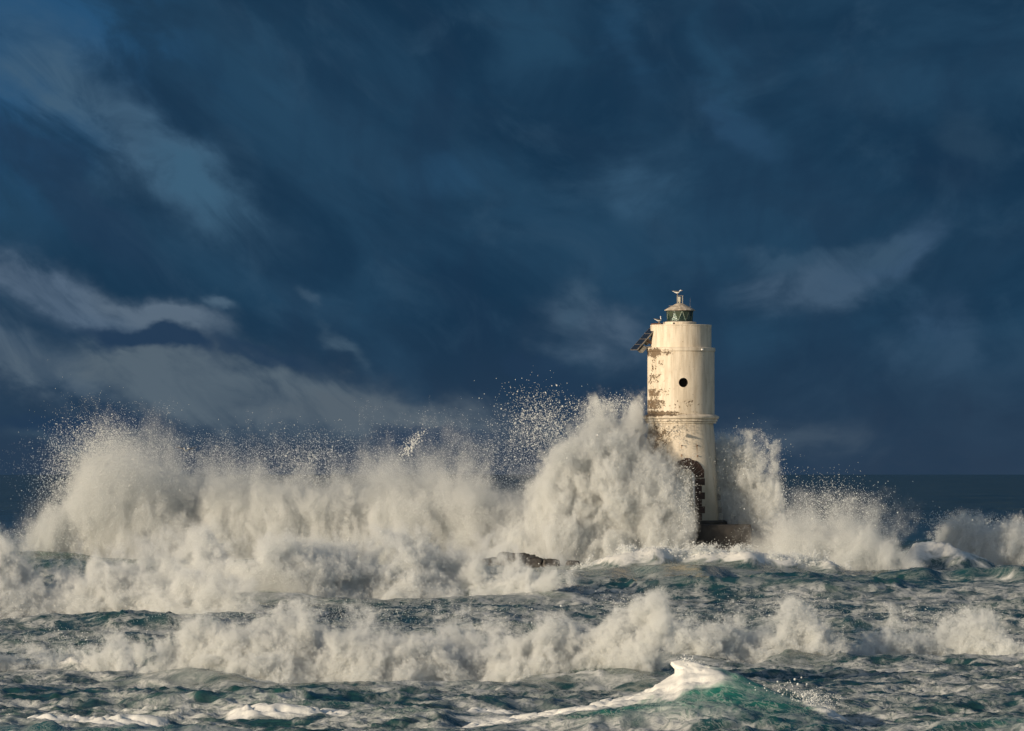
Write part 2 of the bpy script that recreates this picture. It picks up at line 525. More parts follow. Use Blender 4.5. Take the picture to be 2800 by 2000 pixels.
def mat_water():
    m, t, out = new_mat('sea_water')
    pos = t.n('ShaderNodeNewGeometry').outputs['Position']
    x, y, z = t.xyz(pos)
    foam = t.n('ShaderNodeAttribute', attribute_name='foam').outputs['Fac']
    pxy = t.vec(t.m('MULTIPLY', x, 1.0), t.m('MULTIPLY', y, 0.55), z)
    surf = t.sstep(y, 420, 250)                                  # foam film belongs to the surf zone
    big = t.noise(pxy, 0.16, 3.0, 0.5, 0.4)
    mid = t.noise(pxy, 0.75, 6.0, 0.62, 1.2)
    lace = t.noise(pxy, 2.6, 6.0, 0.66, 1.4)
    web = t.m('SUBTRACT', 1.0, t.m('MULTIPLY', t.m('ABSOLUTE', t.m('SUBTRACT', lace, 0.5)), 7.0), clamp=True)
    # film: thin grey foam in broad ragged sheets
    film = t.m('MULTIPLY', t.sstep(t.m('ADD', mid, t.m('MULTIPLY', t.m('SUBTRACT', big, 0.5), 1.1)), 0.34, 0.72), 0.30)
    webf = t.m('MULTIPLY', t.m('MULTIPLY', web, t.sstep(mid, 0.40, 0.60)), 0.60)
    thin = t.m('MULTIPLY', t.m('MULTIPLY', t.m('ADD', film, webf, clamp=True), surf), t.m('SUBTRACT', 1.0, t.m('MULTIPLY', t.sstep(z, 0.25, 0.7), 0.55)))
    whit = t.noise(t.vec(t.m('MULTIPLY', x, 0.6), t.m('MULTIPLY', y, 0.25), 0.0), 0.9, 4.0, 0.6, 0.5)
    caps = t.m('MULTIPLY', t.sstep(whit, 0.70, 0.76), 0.75)
    thick = t.sstep(t.m('ADD', foam, t.m('MULTIPLY', t.m('SUBTRACT', mid, 0.5), 1.5)), 0.34, 0.80)
    vein_n = t.noise(t.vec(t.m('ADD', t.m('MULTIPLY', x, 2.6), t.m('MULTIPLY', z, 2.2)), t.m('MULTIPLY', y, 0.8), t.m('MULTIPLY', z, 1.6)), 1.5, 6.0, 0.62, 0.8)
    vein = t.m('SUBTRACT', 1.0, t.m('MULTIPLY', t.m('ABSOLUTE', t.m('SUBTRACT', vein_n, 0.5)), 21.0), clamp=True)
    vein = t.m('MULTIPLY', t.m('MULTIPLY', vein, t.sstep(z, 0.05, 0.3)), t.m('MULTIPLY', t.sstep(y, 121, 119), 0.42))
    f = t.m('MAXIMUM', t.m('MAXIMUM', t.m('MAXIMUM', thin, vein), thick), caps)
    n_f = t.noise(pos, 6.0, 5.0, 0.65)
    foam_c = t.mix(n_f, (0.56, 0.57, 0.53), (0.84, 0.83, 0.80))
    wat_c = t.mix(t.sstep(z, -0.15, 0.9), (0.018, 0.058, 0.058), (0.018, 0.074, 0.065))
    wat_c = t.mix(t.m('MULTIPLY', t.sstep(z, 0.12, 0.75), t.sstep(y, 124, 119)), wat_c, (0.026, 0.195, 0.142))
    far_shade = t.noise(t.vec(t.m('MULTIPLY', x, 0.030), t.m('MULTIPLY', y, 0.0075), 0.0), 1.0, 7.0, 0.68, 0.3)  # wave shading of the far sea, put into the water colour as noise
    wat_c = t.mix(t.sstep(y, 300, 600), wat_c, t.mix(t.sstep(far_shade, 0.38, 0.62), (0.020, 0.034, 0.036), (0.040, 0.058, 0.058)))
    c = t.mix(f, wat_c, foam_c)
    rough = t.m('ADD', 0.16, t.m('MULTIPLY', f, 0.55))
    b1 = t.noise(pxy, 2.6, 6.0, 0.6, 0.6)
    b2 = t.noise(t.vec(t.m('MULTIPLY', x, 0.5), t.m('MULTIPLY', y, 0.22), 0.0), 0.30, 6.0, 0.62, 0.4)
    hgt = t.m('ADD', t.m('MULTIPLY', b1, 0.045), t.m('MULTIPLY', t.m('MULTIPLY', b2, 4.5), t.sstep(y, 280, 900)))
    hgt = t.m('ADD', hgt, t.m('MULTIPLY', f, 0.03))
    bump = t.n('ShaderNodeBump', ins={'Strength': 0.6, 'Distance': 1.0, 'Height': hgt})
    p = t.n('ShaderNodeBsdfPrincipled', ins={'Base Color': c, 'Roughness': rough, 'IOR': 1.33, 'Normal': bump.outputs[0], 'Specular IOR Level': t.m('SUBTRACT', 0.5, t.m('MULTIPLY', t.sstep(y, 320, 900), 0.40))})
    t.nt.links.new(p.outputs[0], out.inputs[0])
    return m


WATER = mat_water()
build_sea(WATER)


# ------------------------------------------------------------------ spray (droplets)
def mat_spray():
    m, t, out = new_mat('spray_droplets')
    d = t.n('ShaderNodeBsdfDiffuse', ins={'Color': (0.79, 0.81, 0.80, 1)})
    tr = t.n('ShaderNodeBsdfTranslucent', ins={'Color': (0.79, 0.81, 0.80, 1)})
    mx = t.n('ShaderNodeMixShader', ins={0: 0.35, 1: d.outputs[0], 2: tr.outputs[0]})
    t.nt.links.new(mx.outputs[0], out.inputs[0])
    return m


SPRAY = mat_spray()


def mat_mist():
    m, t, out = new_mat('spray_mist')
    v = t.n('ShaderNodeVolumePrincipled')
    v.inputs['Color'].default_value = (0.895, 0.912, 0.908, 1)
    v.inputs['Density'].default_value = 1.0
    v.inputs['Density Attribute'].default_value = 'density'
    v.inputs['Anisotropy'].default_value = 0.0
    t.nt.links.new(v.outputs[0], out.inputs['Volume'])
    m.cycles.volume_step_rate = STEP
    return m


STEP = 1.6
MIST = mat_mist()


def spray_group(name, nd, grid):
    """the first nd vertices become droplets; the rest carry the cells of a fog grid"""
    ng = bpy.data.node_groups.new(name, 'GeometryNodeTree')
    ng.interface.new_socket('Geometry', in_out='INPUT', socket_type='NodeSocketGeometry')
    ng.interface.new_socket('Geometry', in_out='OUTPUT', socket_type='NodeSocketGeometry')
    N, L = ng.nodes.new, ng.links.new
    gi, go = N('NodeGroupInput'), N('NodeGroupOutput')
    idx = N('GeometryNodeInputIndex')
    cmp_ = N('FunctionNodeCompare')
    cmp_.data_type = 'INT'
    cmp_.operation = 'LESS_THAN'
    ia = [q for q in cmp_.inputs if q.type == 'INT']
    L(idx.outputs[0], ia[0])
    ia[1].default_value = nd
    mp = N('GeometryNodeMeshToPoints')
    na = N('GeometryNodeInputNamedAttribute')
    na.data_type = 'FLOAT'
    na.inputs['Name'].default_value = 'size'
    sm = N('GeometryNodeSetMaterial')
    sm.inputs['Material'].default_value = SPRAY
    L(gi.outputs[0], mp.inputs['Mesh'])
    L(cmp_.outputs[0], mp.inputs['Selection'])
    L(na.outputs[0], mp.inputs['Radius'])
    L(mp.outputs[0], sm.inputs['Geometry'])
    jg = N('GeometryNodeJoinGeometry')
    L(sm.outputs[0], jg.inputs[0])
    if grid is not None:
        lo, hi, res = grid
        vc = N('GeometryNodeVolumeCube')
        vc.inputs['Min'].default_value = lo
        vc.inputs['Max'].default_value = hi
        for k, ax in enumerate('XYZ'):
            vc.inputs['Resolution ' + ax].default_value = res[k]
        ps = N('GeometryNodeInputPosition')
        sx = N('ShaderNodeSeparateXYZ')
        L(ps.outputs[0], sx.inputs[0])
        ints = []
        for k in range(3):
            mr = N('ShaderNodeMapRange')
            mr.clamp = True
            L(sx.outputs[k], mr.inputs[0])
            mr.inputs[1].default_value = lo[k]
            mr.inputs[2].default_value = hi[k]
            mr.inputs[3].default_value = 0.0
            mr.inputs[4].default_value = res[k] - 1
            fi = N('FunctionNodeFloatToInt')
            fi.rounding_mode = 'ROUND'
            L(mr.outputs[0], fi.inputs[0])
            ints.append(fi.outputs[0])

        def mad(a, mul, add):
            im = N('FunctionNodeIntegerMath')
            im.operation = 'MULTIPLY_ADD'
            L(a, im.inputs[0])
            im.inputs[1].default_value = mul
            if isinstance(add, int):
                im.inputs[2].default_value = add
            else:
                L(add, im.inputs[2])
            return im.outputs[0]
        e = mad(ints[2], 1, nd)
        e = mad(ints[1], res[2], e)
        e = mad(ints[0], res[1] * res[2], e)
        si = N('GeometryNodeSampleIndex')
        si.data_type = 'FLOAT'
        si.domain = 'POINT'
        L(gi.outputs[0], si.inputs['Geometry'])
        nb = N('GeometryNodeInputNamedAttribute')
        nb.data_type = 'FLOAT'
        nb.inputs['Name'].default_value = 'size'
        L(nb.outputs[0], si.inputs['Value'])
        L(e, si.inputs['Index'])
        L(si.outputs[0], vc.inputs['Density'])
        s2 = N('GeometryNodeSetMaterial')
        s2.inputs['Material'].default_value = MIST
        L(vc.outputs[0], s2.inputs['Geometry'])
        L(s2.outputs[0], jg.inputs[0])
    L(jg.outputs[0], go.inputs[0])
    return ng


TOTAL = [0, 0]


def spray(name, label, P, rad, grid=None):
    nd = len(P)
    TOTAL[0] += nd
    size = rad.astype(np.float32)
    spec = None
    if grid is not None:
        lo, hi, rho = grid
        TOTAL[1] += rho.size
        spec = (lo, hi, rho.shape)
        size = np.concatenate([size, rho.astype(np.float32).ravel()])
        P = np.concatenate([P, np.repeat(P[:1], rho.size, 0)])
    me = bpy.data.meshes.new(name)
    me.vertices.add(len(P))
    me.vertices.foreach_set('co', P.astype(np.float32).ravel())
    a = me.attributes.new('size', 'FLOAT', 'POINT')
    a.data.foreach_set('value', size)
    me.materials.append(SPRAY)
    me.materials.append(MIST)
    me.update()
    o = bpy.data.objects.new(name, me)
    col.objects.link(o)
    md = o.modifiers.new('droplets', 'NODES')
    md.node_group = spray_group(name, nd, spec)
    tag(o, label, 'sea spray', kind='stuff')
    return o


def bank(row, vox, sigma, n, T=1.5, rpx=0.30, soft=0.5, amp=0.5, tile=4.0, lean=0.5, vz=1.2, fine=0.3, big=0.8, bias=0.6, top_thin=0.5,
         halo=0.03, head=0.6, seed=1, warp=0.10, pw=1.5, thin=0.0, wexp=0.95):
    """one bank of spray: a fog grid in world space and droplets drawn from it.
    row: columns (px, top, bottom) and distance of the foot; sigma: extinction per metre in the thick part"""
    g = np.random.default_rng(seed)
    a = np.array(row['cols'], float)
    pmid = np.linspace(a[0, 0], a[-1, 0], 50)
    Ym = float(np.mean(row['Y'](pmid)))
    zt_, zb_ = wz(a[:, 1], Ym), wz(a[:, 2], Ym)
    Hmax, Hmed = float((zt_ - zb_).max()), float(np.median(zt_ - zb_))
    lo = np.array([wx(a[0, 0], Ym) - .2, Ym - 0.35 * T - amp, zb_.min() - 0.4])
    hi = np.array([wx(a[-1, 0], Ym) + .2, Ym + 2.2 * T + lean * Hmax + amp, zt_.max() + head])
    res = np.maximum(np.ceil((hi - lo) / vox).astype(int), 8)
    hi = lo + (res - 1) * vox
    xs = lo[0] + np.arange(res[0]) * vox
    ys = lo[1] + np.arange(res[1]) * vox
    zs = lo[2] + np.arange(res[2]) * vox
    p1 = 1400 + xs / Ym * F
    Y1 = row['Y'](p1)
    top, bot = np.interp(p1, a[:, 0], a[:, 1]), np.interp(p1, a[:, 0], a[:, 2])
    # feather the outline so that the tabulated columns do not read as straight segments
    zt, zb = wz(top, Y1), wz(bot, Y1)
    H = np.maximum(zt - zb, .05)
    Tm = T * np.clip(H / Hmed, 0.45, 1.4)
    v = ((zs[None, :] - zb[:, None]) / H[:, None]).astype(np.float32)            # x,z
    Hx, Tx = H[:, None, None], Tm[:, None, None]
    V = v[:, None, :]
    w = (ys[None, :, None] - Y1[:, None, None] - Tx - lean * np.clip(V, 0, 1.3) * Hx) / Tx
    d = (1 - np.sqrt(np.maximum(V, 0) ** 2 + w ** 2)) * np.minimum(Hx, 2 * Tx) * 0.8
    dend = np.minimum(p1 - a[0, 0], a[-1, 0] - p1) / F * Y1 * 0.9
    d = np.minimum(d, dend[:, None, None]).astype(np.float32)
    d[np.broadcast_to(V < -0.12, d.shape)] = -99
    live = np.nonzero(d > -2.2 * amp - soft)
    P = np.stack([xs[live[0]], ys[live[1]], zs[live[2]]], -1).astype(np.float32)
    q = P / tile
    q[:, 2] /= vz
    q += np.float32(seed * .37)
    if warp:
        q1 = q * 0.6
        q += warp * np.stack([tri(FBM, q1 + .2), tri(FBM, q1 + .5), tri(FBM, q1 + .8)], -1)
    b0 = tri(FBM, q * 0.31 + .53)
    b = tri(BIL, q)
    b2 = tri(BIL, q * 4.1 + .11)
    dl = d[live] + amp * (0.45 * b + fine * b2 + big * b0 - bias)
    vv = np.broadcast_to(V, d.shape)[live]
    sf = soft * (1 + top_thin * np.clip(vv, 0, 1.2) ** 1.5)
    r = np.where(dl > 0, np.clip(dl / sf, 0, 1) ** pw, 0)
    wisp = np.clip(0.75 - 0.55 * b2 - 0.35 * b, 0, 2.2)
    r = sigma * (r * (0.55 + 0.45 * np.clip(wisp, 0.3, 1.6)) + halo * wisp * np.exp(-np.abs(np.minimum(dl, 0)) / (0.40 * soft)))
    e = [np.minimum(live[k], res[k] - 1 - live[k]) * vox for k in range(3)]
    r *= smoothstep(np.minimum(e[0], e[1]), 0.0, 0.5 * T) * smoothstep((res[2] - 1 - live[2]) * vox, 0.0, 0.8 * head)
    r *= 1 - thin * smoothstep(P[:, 2] + 0.7 * b0 + 0.3 * b, 3.2, 7.2)
    r /= (1 + 0.8 * top_thin * np.clip(vv, 0, 1.2) ** 2)
    r[r < 0.006 * sigma] = 0
    rho = np.zeros(d.shape, np.float32)
    rho[live] = r
    # droplets: more of them, relatively, where the mist is thin
    wgt = np.cumsum((r / sigma) ** wexp)
    k = np.searchsorted(wgt, g.random(n) * wgt[-1])
    D = P[np.minimum(k, len(P) - 1)] + (g.random((n, 3)).astype(np.float32) - 0.5) * vox * 1.2
    rad = rpx * (Ym / 5760.0) * np.exp(g.standard_normal(n) * 0.35)
    return D, rad, (tuple(float(c) for c in lo), tuple(float(c) for c in hi), rho)


def spatter(px, py, sx, sy, Y, n, rpx=0.6, depth=1.2, tile=3.0, thr=0.6, tilt=0.0, seed=1):
    """loose drops thrown clear of the mass, in clusters"""
    g = np.random.default_rng(seed)
    m = n * 14
    a, b = g.standard_normal(m), g.standard_normal(m)
    ca, sa = math.cos(R(tilt)), math.sin(R(tilt))
    qx = px + sx * a * ca + sy * b * sa
    qy = py - sx * a * sa + sy * b * ca
    yy = Y + g.standard_normal(m) * depth
    P = np.stack([(qx - 1400) / F * yy, yy, wz(qy, yy)], -1)
    f = tri(FBM, P / tile + seed * .73) * 0.6 + tri(FBM, P / tile * 3.3 + .3) * 0.7
    k = np.argsort(-(f + g.standard_normal(m) * 0.35))[:int(m * .45)]
    k = g.permutation(k[f[k] > thr - 0.6])[:n]
    P = P[k]
    r = rpx * Y / 5760.0 * np.exp(g.standard_normal(len(P)) * 0.45)
    return P, r


def put(label, bk, *spat):
    D, rad, grid = bk
    P = np.concatenate([D] + [p for p, _ in spat])
    r = np.concatenate([rad] + [q for _, q in spat])
    spray('sea_spray', label, P, r, grid)


# back bank, left of the tower
ROW_A = dict(cols=[(40, 1500, 1520), (70, 1470, 1520), (110, 1400, 1522), (150, 1330, 1525), (185, 1240, 1528), (215, 1170, 1530), (260, 1140, 1530), (330, 1138, 1530), (385, 1165, 1530), (430, 1215, 1530),
                   (500, 1240, 1530), (600, 1250, 1530), (660, 1262, 1530), (695, 1240, 1530), (740, 1275, 1530), (800, 1270, 1530), (840, 1245, 1530), (880, 1275, 1530), (960, 1255, 1530), (1020, 1215, 1530),
                   (1060, 1212, 1530), (1100, 1255, 1530), (1160, 1240, 1530), (1220, 1218, 1530), (1290, 1220, 1530), (1320, 1255, 1530), (1370, 1285, 1530), (1420, 1288, 1535), (1460, 1285, 1535), (1500, 1258, 1540), (1540, 1235, 1540), (1600, 1245, 1545), (1680, 1330, 1545)],
             Y=lambda p: np.interp(p, [0, 1560], [305, 305]))
# the burst against the tower
ROW_B = dict(cols=[(1310, 1500, 1545), (1370, 1440, 1545), (1420, 1370, 1542), (1465, 1310, 1540), (1500, 1255, 1540), (1530, 1215, 1540), (1560, 1175, 1540), (1600, 1140, 1540), (1640, 1112, 1540), (1680, 1105, 1540), (1705, 1150, 1540), (1735, 1125, 1540), (1762, 1140, 1540),
                   (1784, 1195, 1538), (1815, 1232, 1535), (1845, 1265, 1530), (1867, 1292, 1525), (1886, 1318, 1500), (1902, 1350, 1480), (1912, 1420, 1440)],
             Y=lambda p: np.interp(p, [1310, 1500, 1912], [295.5, 293.2, 294]))
ROW_C = dict(cols=[(1950, 1200, 1470), (1975, 1198, 1470), (2000, 1196, 1480), (2030, 1214, 1490), (2050, 1215, 1500), (2075, 1242, 1500), (2095, 1272, 1510), (2125, 1300, 1510), (2138, 1350, 1500), (2150, 1420, 1500)],
             Y=lambda p: np.interp(p, [1950, 2150], [299.6, 298.4]))
ROW_D = dict(cols=[(1985, 1520, 1545), (2040, 1490, 1548), (2100, 1450, 1550), (2160, 1415, 1555), (2220, 1385, 1560), (2280, 1378, 1562), (2340, 1372, 1562), (2390, 1400, 1560), (2430, 1450, 1556), (2490, 1515, 1550), (2540, 1540, 1550)],
             Y=lambda p: np.interp(p, [1985, 2540], [294, 291]))
ROW_E = dict(cols=[(2430, 1450, 1520), (2500, 1442, 1520), (2590, 1436, 1525), (2660, 1430, 1535), (2720, 1434, 1540), (2790, 1432, 1545), (2900, 1440, 1545), (3000, 1440, 1545)],
             Y=lambda p: np.interp(p, [2430, 3000], [318, 305]))

K = 1.0


def kn(n):
    return int(n * K)


ROW_P = dict(cols=[(1560, 1550, 1562), (1640, 1530, 1550), (1720, 1508, 1535), (1790, 1495, 1525), (1860, 1502, 1528), (1960, 1504, 1530), (2060, 1508, 1535), (2200, 1520, 1545), (2330, 1542, 1556)],
             Y=lambda p: 286.2 + 0.3 * np.sin(p / 50.0))
put('long bank of pale spray rising from the reef, left of the lighthouse',
    bank(ROW_A, .085, 1.7, kn(1_000_000), T=2.6, rpx=.14, soft=.8, amp=1.05, tile=7.5, lean=.05, vz=1.9, top_thin=1.0, halo=.05, bias=.0, big=1.15, head=1.6, seed=3, thin=.82, wexp=.75, fine=.25, warp=.16),
    spatter(278, 1250, 56, 50, 304, 15000, 0.165, seed=2, thr=.3), spatter(190, 1340, 45, 80, 304, 9000, 0.17, seed=4), spatter(500, 1260, 130, 35, 304, 6000, 0.14, seed=5),
    spatter(840, 1260, 70, 35, 304, 5000, 0.145, seed=6), spatter(1125, 1218, 26, 9, 304, 350, 0.32, seed=7, tilt=50), spatter(700, 1270, 300, 40, 304, 14000, 0.115, seed=8),
    spatter(1330, 1270, 60, 40, 304, 3000, 0.14, seed=9))
put('dense white burst of spray breaking over the front left of the lighthouse',
    bank(ROW_B, .075, 3.2, kn(360_000), T=2.4, rpx=.15, soft=.50, amp=.65, tile=5.4, lean=.2, vz=1.7, bias=.2, big=.9, fine=.30, warp=.18, halo=.05, seed=5, head=1.3, top_thin=.4),
    spatter(1490, 1155, 55, 40, 295, 3600, 0.21, seed=12, tilt=-25), spatter(1660, 1112, 40, 14, 295, 1500, 0.22, seed=13), spatter(1450, 1220, 60, 45, 295, 3600, 0.15, seed=14),
    spatter(1880, 1380, 14, 60, 293, 1600, 0.20, seed=15))
put('curling plume of spray behind the right side of the lighthouse',
    bank(ROW_C, .07, 7.0, kn(160_000), T=1.5, rpx=.15, soft=.38, amp=.42, tile=3.2, lean=0, vz=1.7, bias=-.35, seed=8, head=.6),
    spatter(2060, 1260, 40, 40, 299, 1400, 0.18, seed=16), spatter(2140, 1400, 10, 60, 298.5, 900, 0.2, seed=17))
put('low drifting mist of spray between the plinth and the far right breaker',
    bank(ROW_D, .09, 1.5, kn(130_000), T=1.8, rpx=.13, soft=.9, amp=.75, tile=5.0, lean=.1, vz=1.3, top_thin=.9, halo=.04, big=1.0, bias=-.45, seed=9, head=1.1),
    spatter(2280, 1390, 70, 30, 293, 3000, 0.18, seed=18), spatter(2240, 1370, 60, 40, 293, 1500, 0.17, seed=19))
put('white breaker rolling in at the far right edge below the horizon',
    bank(ROW_E, .085, 4.5, kn(160_000), T=1.4, rpx=.17, soft=.5, amp=.45, tile=4.2, lean=.5, seed=10, top_thin=.6, halo=.03, bias=-.4, head=.9),
    spatter(2680, 1430, 80, 10, 312, 1200, 0.2, seed=20), spatter(2590, 1422, 25, 12, 312, 600, 0.22, seed=21))
put('thin ragged crest of foam lapping along the front of the plinth',
    bank(ROW_P, .06, 5.0, kn(60_000), T=.6, rpx=.24, soft=.22, amp=.22, tile=1.8, lean=.3, seed=41, bias=.3, head=.3),
    spatter(1900, 1496, 120, 9, 286, 900, 0.24, depth=.5, tile=1.2, seed=42))
put('broad tumbling breaker at the left edge, in front of the spray bank',
    bank(ROW_F1, .06, 4.5, kn(200_000), T=1.5, rpx=.17, soft=.42, amp=.52, tile=3.4, lean=.65, seed=11, big=1.0, bias=.55, halo=.04),
    spatter(250, 1490, 200, 12, 198, 1200, 0.15, seed=22))
put('tumbling breaker in the middle distance in front of the dark reef rocks',
    bank(ROW_F2, .065, 4.5, kn(260_000), T=1.5, rpx=.17, soft=.42, amp=.52, tile=3.6, lean=.65, seed=12, big=1.0, bias=.55, halo=.04),
    spatter(530, 1458, 40, 12, 230, 900, 0.15, seed=32), spatter(900, 1478, 200, 10, 231, 1400, 0.15, seed=23))
put('short near breaker at the left edge beside the long creamy one',
    bank(ROW_G0, .04, 7.5, kn(90_000), T=.75, rpx=.16, soft=.24, amp=.30, tile=2.2, lean=.6, seed=33, big=1.0, bias=.85, halo=.04, head=.4),
    spatter(200, 1745, 80, 12, 147, 600, 0.15, depth=.5, tile=1.5, seed=34))
put('long near breaker of creamy foam crossing the left and middle of the water',
    bank(ROW_G1, .038, 7.5, kn(380_000), T=.9, rpx=.16, soft=.26, amp=.36, tile=2.6, lean=.6, seed=13, big=1.0, bias=.7, halo=.04, head=.5),
    spatter(900, 1675, 300, 16, 139, 4000, 0.15, depth=.6, tile=1.5, seed=24), spatter(1730, 1655, 60, 16, 139.5, 1600, 0.15, depth=.6, tile=1.5, seed=25),
    spatter(700, 1700, 120, 20, 139, 2000, 0.15, depth=.6, tile=1.5, seed=26), spatter(1840, 1720, 40, 30, 140, 1400, 0.15, depth=.6, tile=1.5, seed=27))
put('smaller breaker behind the green peaked wave',
    bank(ROW_G2, .042, 7.0, kn(120_000), T=.75, rpx=.17, soft=.28, amp=.30, tile=2.4, lean=.6, seed=14, big=1.0, bias=.55, halo=.05, head=.4),
    spatter(2130, 1655, 90, 20, 156, 1800, 0.15, depth=.6, tile=1.5, seed=28))
put('two tufted white breaker with a dip in its middle, right of the green peaked wave',
    bank(ROW_G3, .042, 7.0, kn(120_000), T=.75, rpx=.17, soft=.28, amp=.32, tile=2.4, lean=.6, seed=15, big=1.0, bias=.5, halo=.05, head=.4),
    spatter(2560, 1685, 120, 14, 158, 1400, 0.15, depth=.6, tile=1.5, seed=29))
P, r = spatter(2225, 1915, 30, 14, 113.9, 900, 0.30, depth=.15, tile=.7, seed=51)
P2, r2 = spatter(2130, 1885, 45, 12, 114.6, 60, 0.5, depth=.2, tile=.7, seed=52)
P3, r3 = spatter(1880, 1808, 14, 6, 116.3, 120, 0.4, depth=.1, tile=.6, seed=53)
spray('sea_spray', 'small splash of drops on the right shoulder of the green peaked wave', np.concatenate([P, P2, P3]), np.concatenate([r, r2, r3]))
print('droplets and cells', TOTAL)


# ------------------------------------------------------------------ lighthouse
TX, TY = 8.80, 300.0
PH = 52.5             # photo pixels per metre at the tower


def tz(py):
    return EYE + (HZ - py) / PH


def mat_wall():
    m, t, out = new_mat('weathered_white_render')
    oc = t.n('ShaderNodeTexCoord').outputs['Object']
    x, y, z = t.xyz(oc)
    ang = t.m('ARCTAN2', x, t.m('MULTIPLY', y, -1.0))           # 0 faces the camera side, negative to the left
    ar = t.m('MULTIPLY', ang, 1.75)
    flat = t.vec(ar, z, 0.0)
    n_hi = t.noise(flat, 3.2, 10.0, 0.68, 0.5)
    n_lo = t.noise(flat, 0.9, 4.0, 0.5, 0.3)
    streak = t.noise(t.vec(t.m('MULTIPLY', ar, 3.0), t.m('MULTIPLY', z, 0.35), 2.0), 1.6, 6.0, 0.6)
    left = t.m('MULTIPLY', t.sstep(ang, -0.35, -0.95), t.m('ADD', 0.35, t.m('MULTIPLY', t.sstep(ang, -1.5, -1.1), 0.65)))
    leftm = t.sstep(ang, 0.35, -0.8)

    def bandz(c, hw, soft):
        return t.sstep(t.m('ABSOLUTE', t.m('SUBTRACT', z, c)), hw + soft, hw)
    w = t.m('ADD', t.m('MULTIPLY', left, 0.135), t.m('MULTIPLY', t.m('SUBTRACT', t.noise(flat, 12.0, 6.0, 0.66), 0.5), 0.85))
    w = t.m('ADD', w, t.m('MULTIPLY', bandz(11.32, 0.03, 0.34), t.m('ADD', 0.03, t.m('MULTIPLY', leftm, 0.25))))
    w = t.m('ADD', w, t.m('MULTIPLY', bandz(8.12, 0.03, 0.22), t.m('ADD', 0.08, t.m('MULTIPLY', leftm, 0.32))))
    w = t.m('ADD', w, t.m('MULTIPLY', bandz(8.62, 0.18, 0.12), t.m('ADD', 0.08, t.m('MULTIPLY', leftm, 0.13))))
    w = t.m('ADD', w, t.m('MULTIPLY', bandz(9.25, 0.14, 0.10), t.m('MULTIPLY', leftm, 0.16)))
    w = t.m('ADD', w, t.m('MULTIPLY', bandz(9.95, 0.16, 0.12), t.m('MULTIPLY', left, 0.14)))
    w = t.m('ADD', w, t.m('MULTIPLY', bandz(6.7, 0.5, 0.6), t.m('MULTIPLY', leftm, 0.22)))
    w = t.m('SUBTRACT', w, t.m('MULTIPLY', t.sstep(z, 11.45, 11.75), 0.16))
    w = t.m('ADD', w, t.m('MULTIPLY', t.m('SUBTRACT', n_lo, 0.5), 0.42))
    peel = t.sstep(t.m('ADD', w, n_hi), 0.74, 0.80)
    halo = t.sstep(t.m('ADD', w, n_hi), 0.62, 0.80)
    brown = t.mix(t.noise(flat, 9.0, 4.0, 0.6), (0.038, 0.021, 0.010), (0.165, 0.105, 0.054))
    base = t.mix(t.sstep(streak, 0.38, 0.72), (0.645, 0.575, 0.47), (0.46, 0.395, 0.305))
    base = t.mix(t.m('MULTIPLY', t.sstep(n_lo, 0.48, 0.74), 0.45), base, (0.46, 0.395, 0.305))
    base = t.mix(t.m('MULTIPLY', halo, 0.5), base, (0.50, 0.40, 0.26))
    # damp tint towards the foot, with the spray burst's shade painted in
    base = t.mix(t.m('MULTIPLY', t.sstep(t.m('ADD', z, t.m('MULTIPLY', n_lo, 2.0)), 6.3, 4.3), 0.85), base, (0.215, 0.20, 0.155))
    runs = t.noise(t.vec(t.m('MULTIPLY', ar, 7.0), t.m('MULTIPLY', z, 0.25), 6.0), 1.5, 5.0, 0.65)
    for zt_, zl in ((11.40, 9.9), (12.70, 11.9), (7.66, 6.4)):
        fall = t.m('MULTIPLY', t.sstep(z, zl, zt_), t.sstep(z, zt_ + .02, zt_ - .02))
        base = t.mix(t.m('MULTIPLY', t.m('MULTIPLY', fall, t.sstep(runs, 0.50, 0.72)), 0.55), base, (0.33, 0.235, 0.135))
    c = t.mix(t.m('MULTIPLY', peel, 0.9), base, brown)
    # small pits
    pit = t.sstep(t.noise(flat, 11.0, 2.0, 0.5), 0.70, 0.74)
    c = t.mix(t.m('MULTIPLY', pit, 0.8), c, (0.12, 0.07, 0.035))
    # rust runs below the iron pins over the doorway, and a few cracks
    rust = None
    for (rx, z0, z1) in ((-0.02, 6.47, 6.20), (0.73, 6.47, 5.95), (-0.02, 5.98, 5.76), (0.73, 5.93, 5.83)):
        g = t.m('MULTIPLY', t.sstep(t.m('ABSOLUTE', t.m('SUBTRACT', ar, rx)), 0.045, 0.008),
                t.m('MULTIPLY', t.sstep(z, z1 - .02, z0), t.sstep(z, z0 + .03, z0)))
        rust = g if rust is None else t.m('MAXIMUM', rust, g)
    c = t.mix(t.m('MULTIPLY', rust, 0.8), c, (0.22, 0.10, 0.035))
    wob = t.m('MULTIPLY', t.m('SUBTRACT', t.noise(t.vec(0.0, z, 0.0), 3.0, 4.0, 0.7), 0.5), 0.5)
    for (a0, slope, z0, z1) in ((-1.58, 0.10, 7.95, 6.5), (-0.52, -0.42, 7.3, 6.35)):
        line = t.m('ABSOLUTE', t.m('SUBTRACT', t.m('ADD', ar, wob), t.m('ADD', a0, t.m('MULTIPLY', t.m('SUBTRACT', z0, z), slope))))
        g = t.m('MULTIPLY', t.sstep(line, 0.035, 0.012), t.m('MULTIPLY', t.sstep(z, z1, z1 + .1), t.sstep(z, z0, z0 - .05)))
        c = t.mix(t.m('MULTIPLY', g, 0.9), c, (0.05, 0.03, 0.015))
    hgt = t.m('ADD', t.m('MULTIPLY', peel, -0.03), t.m('MULTIPLY', t.noise(oc, 7.0, 6.0, 0.6), 0.007))
    bump = t.n('ShaderNodeBump', ins={'Strength': 0.9, 'Distance': 1.0, 'Height': hgt})
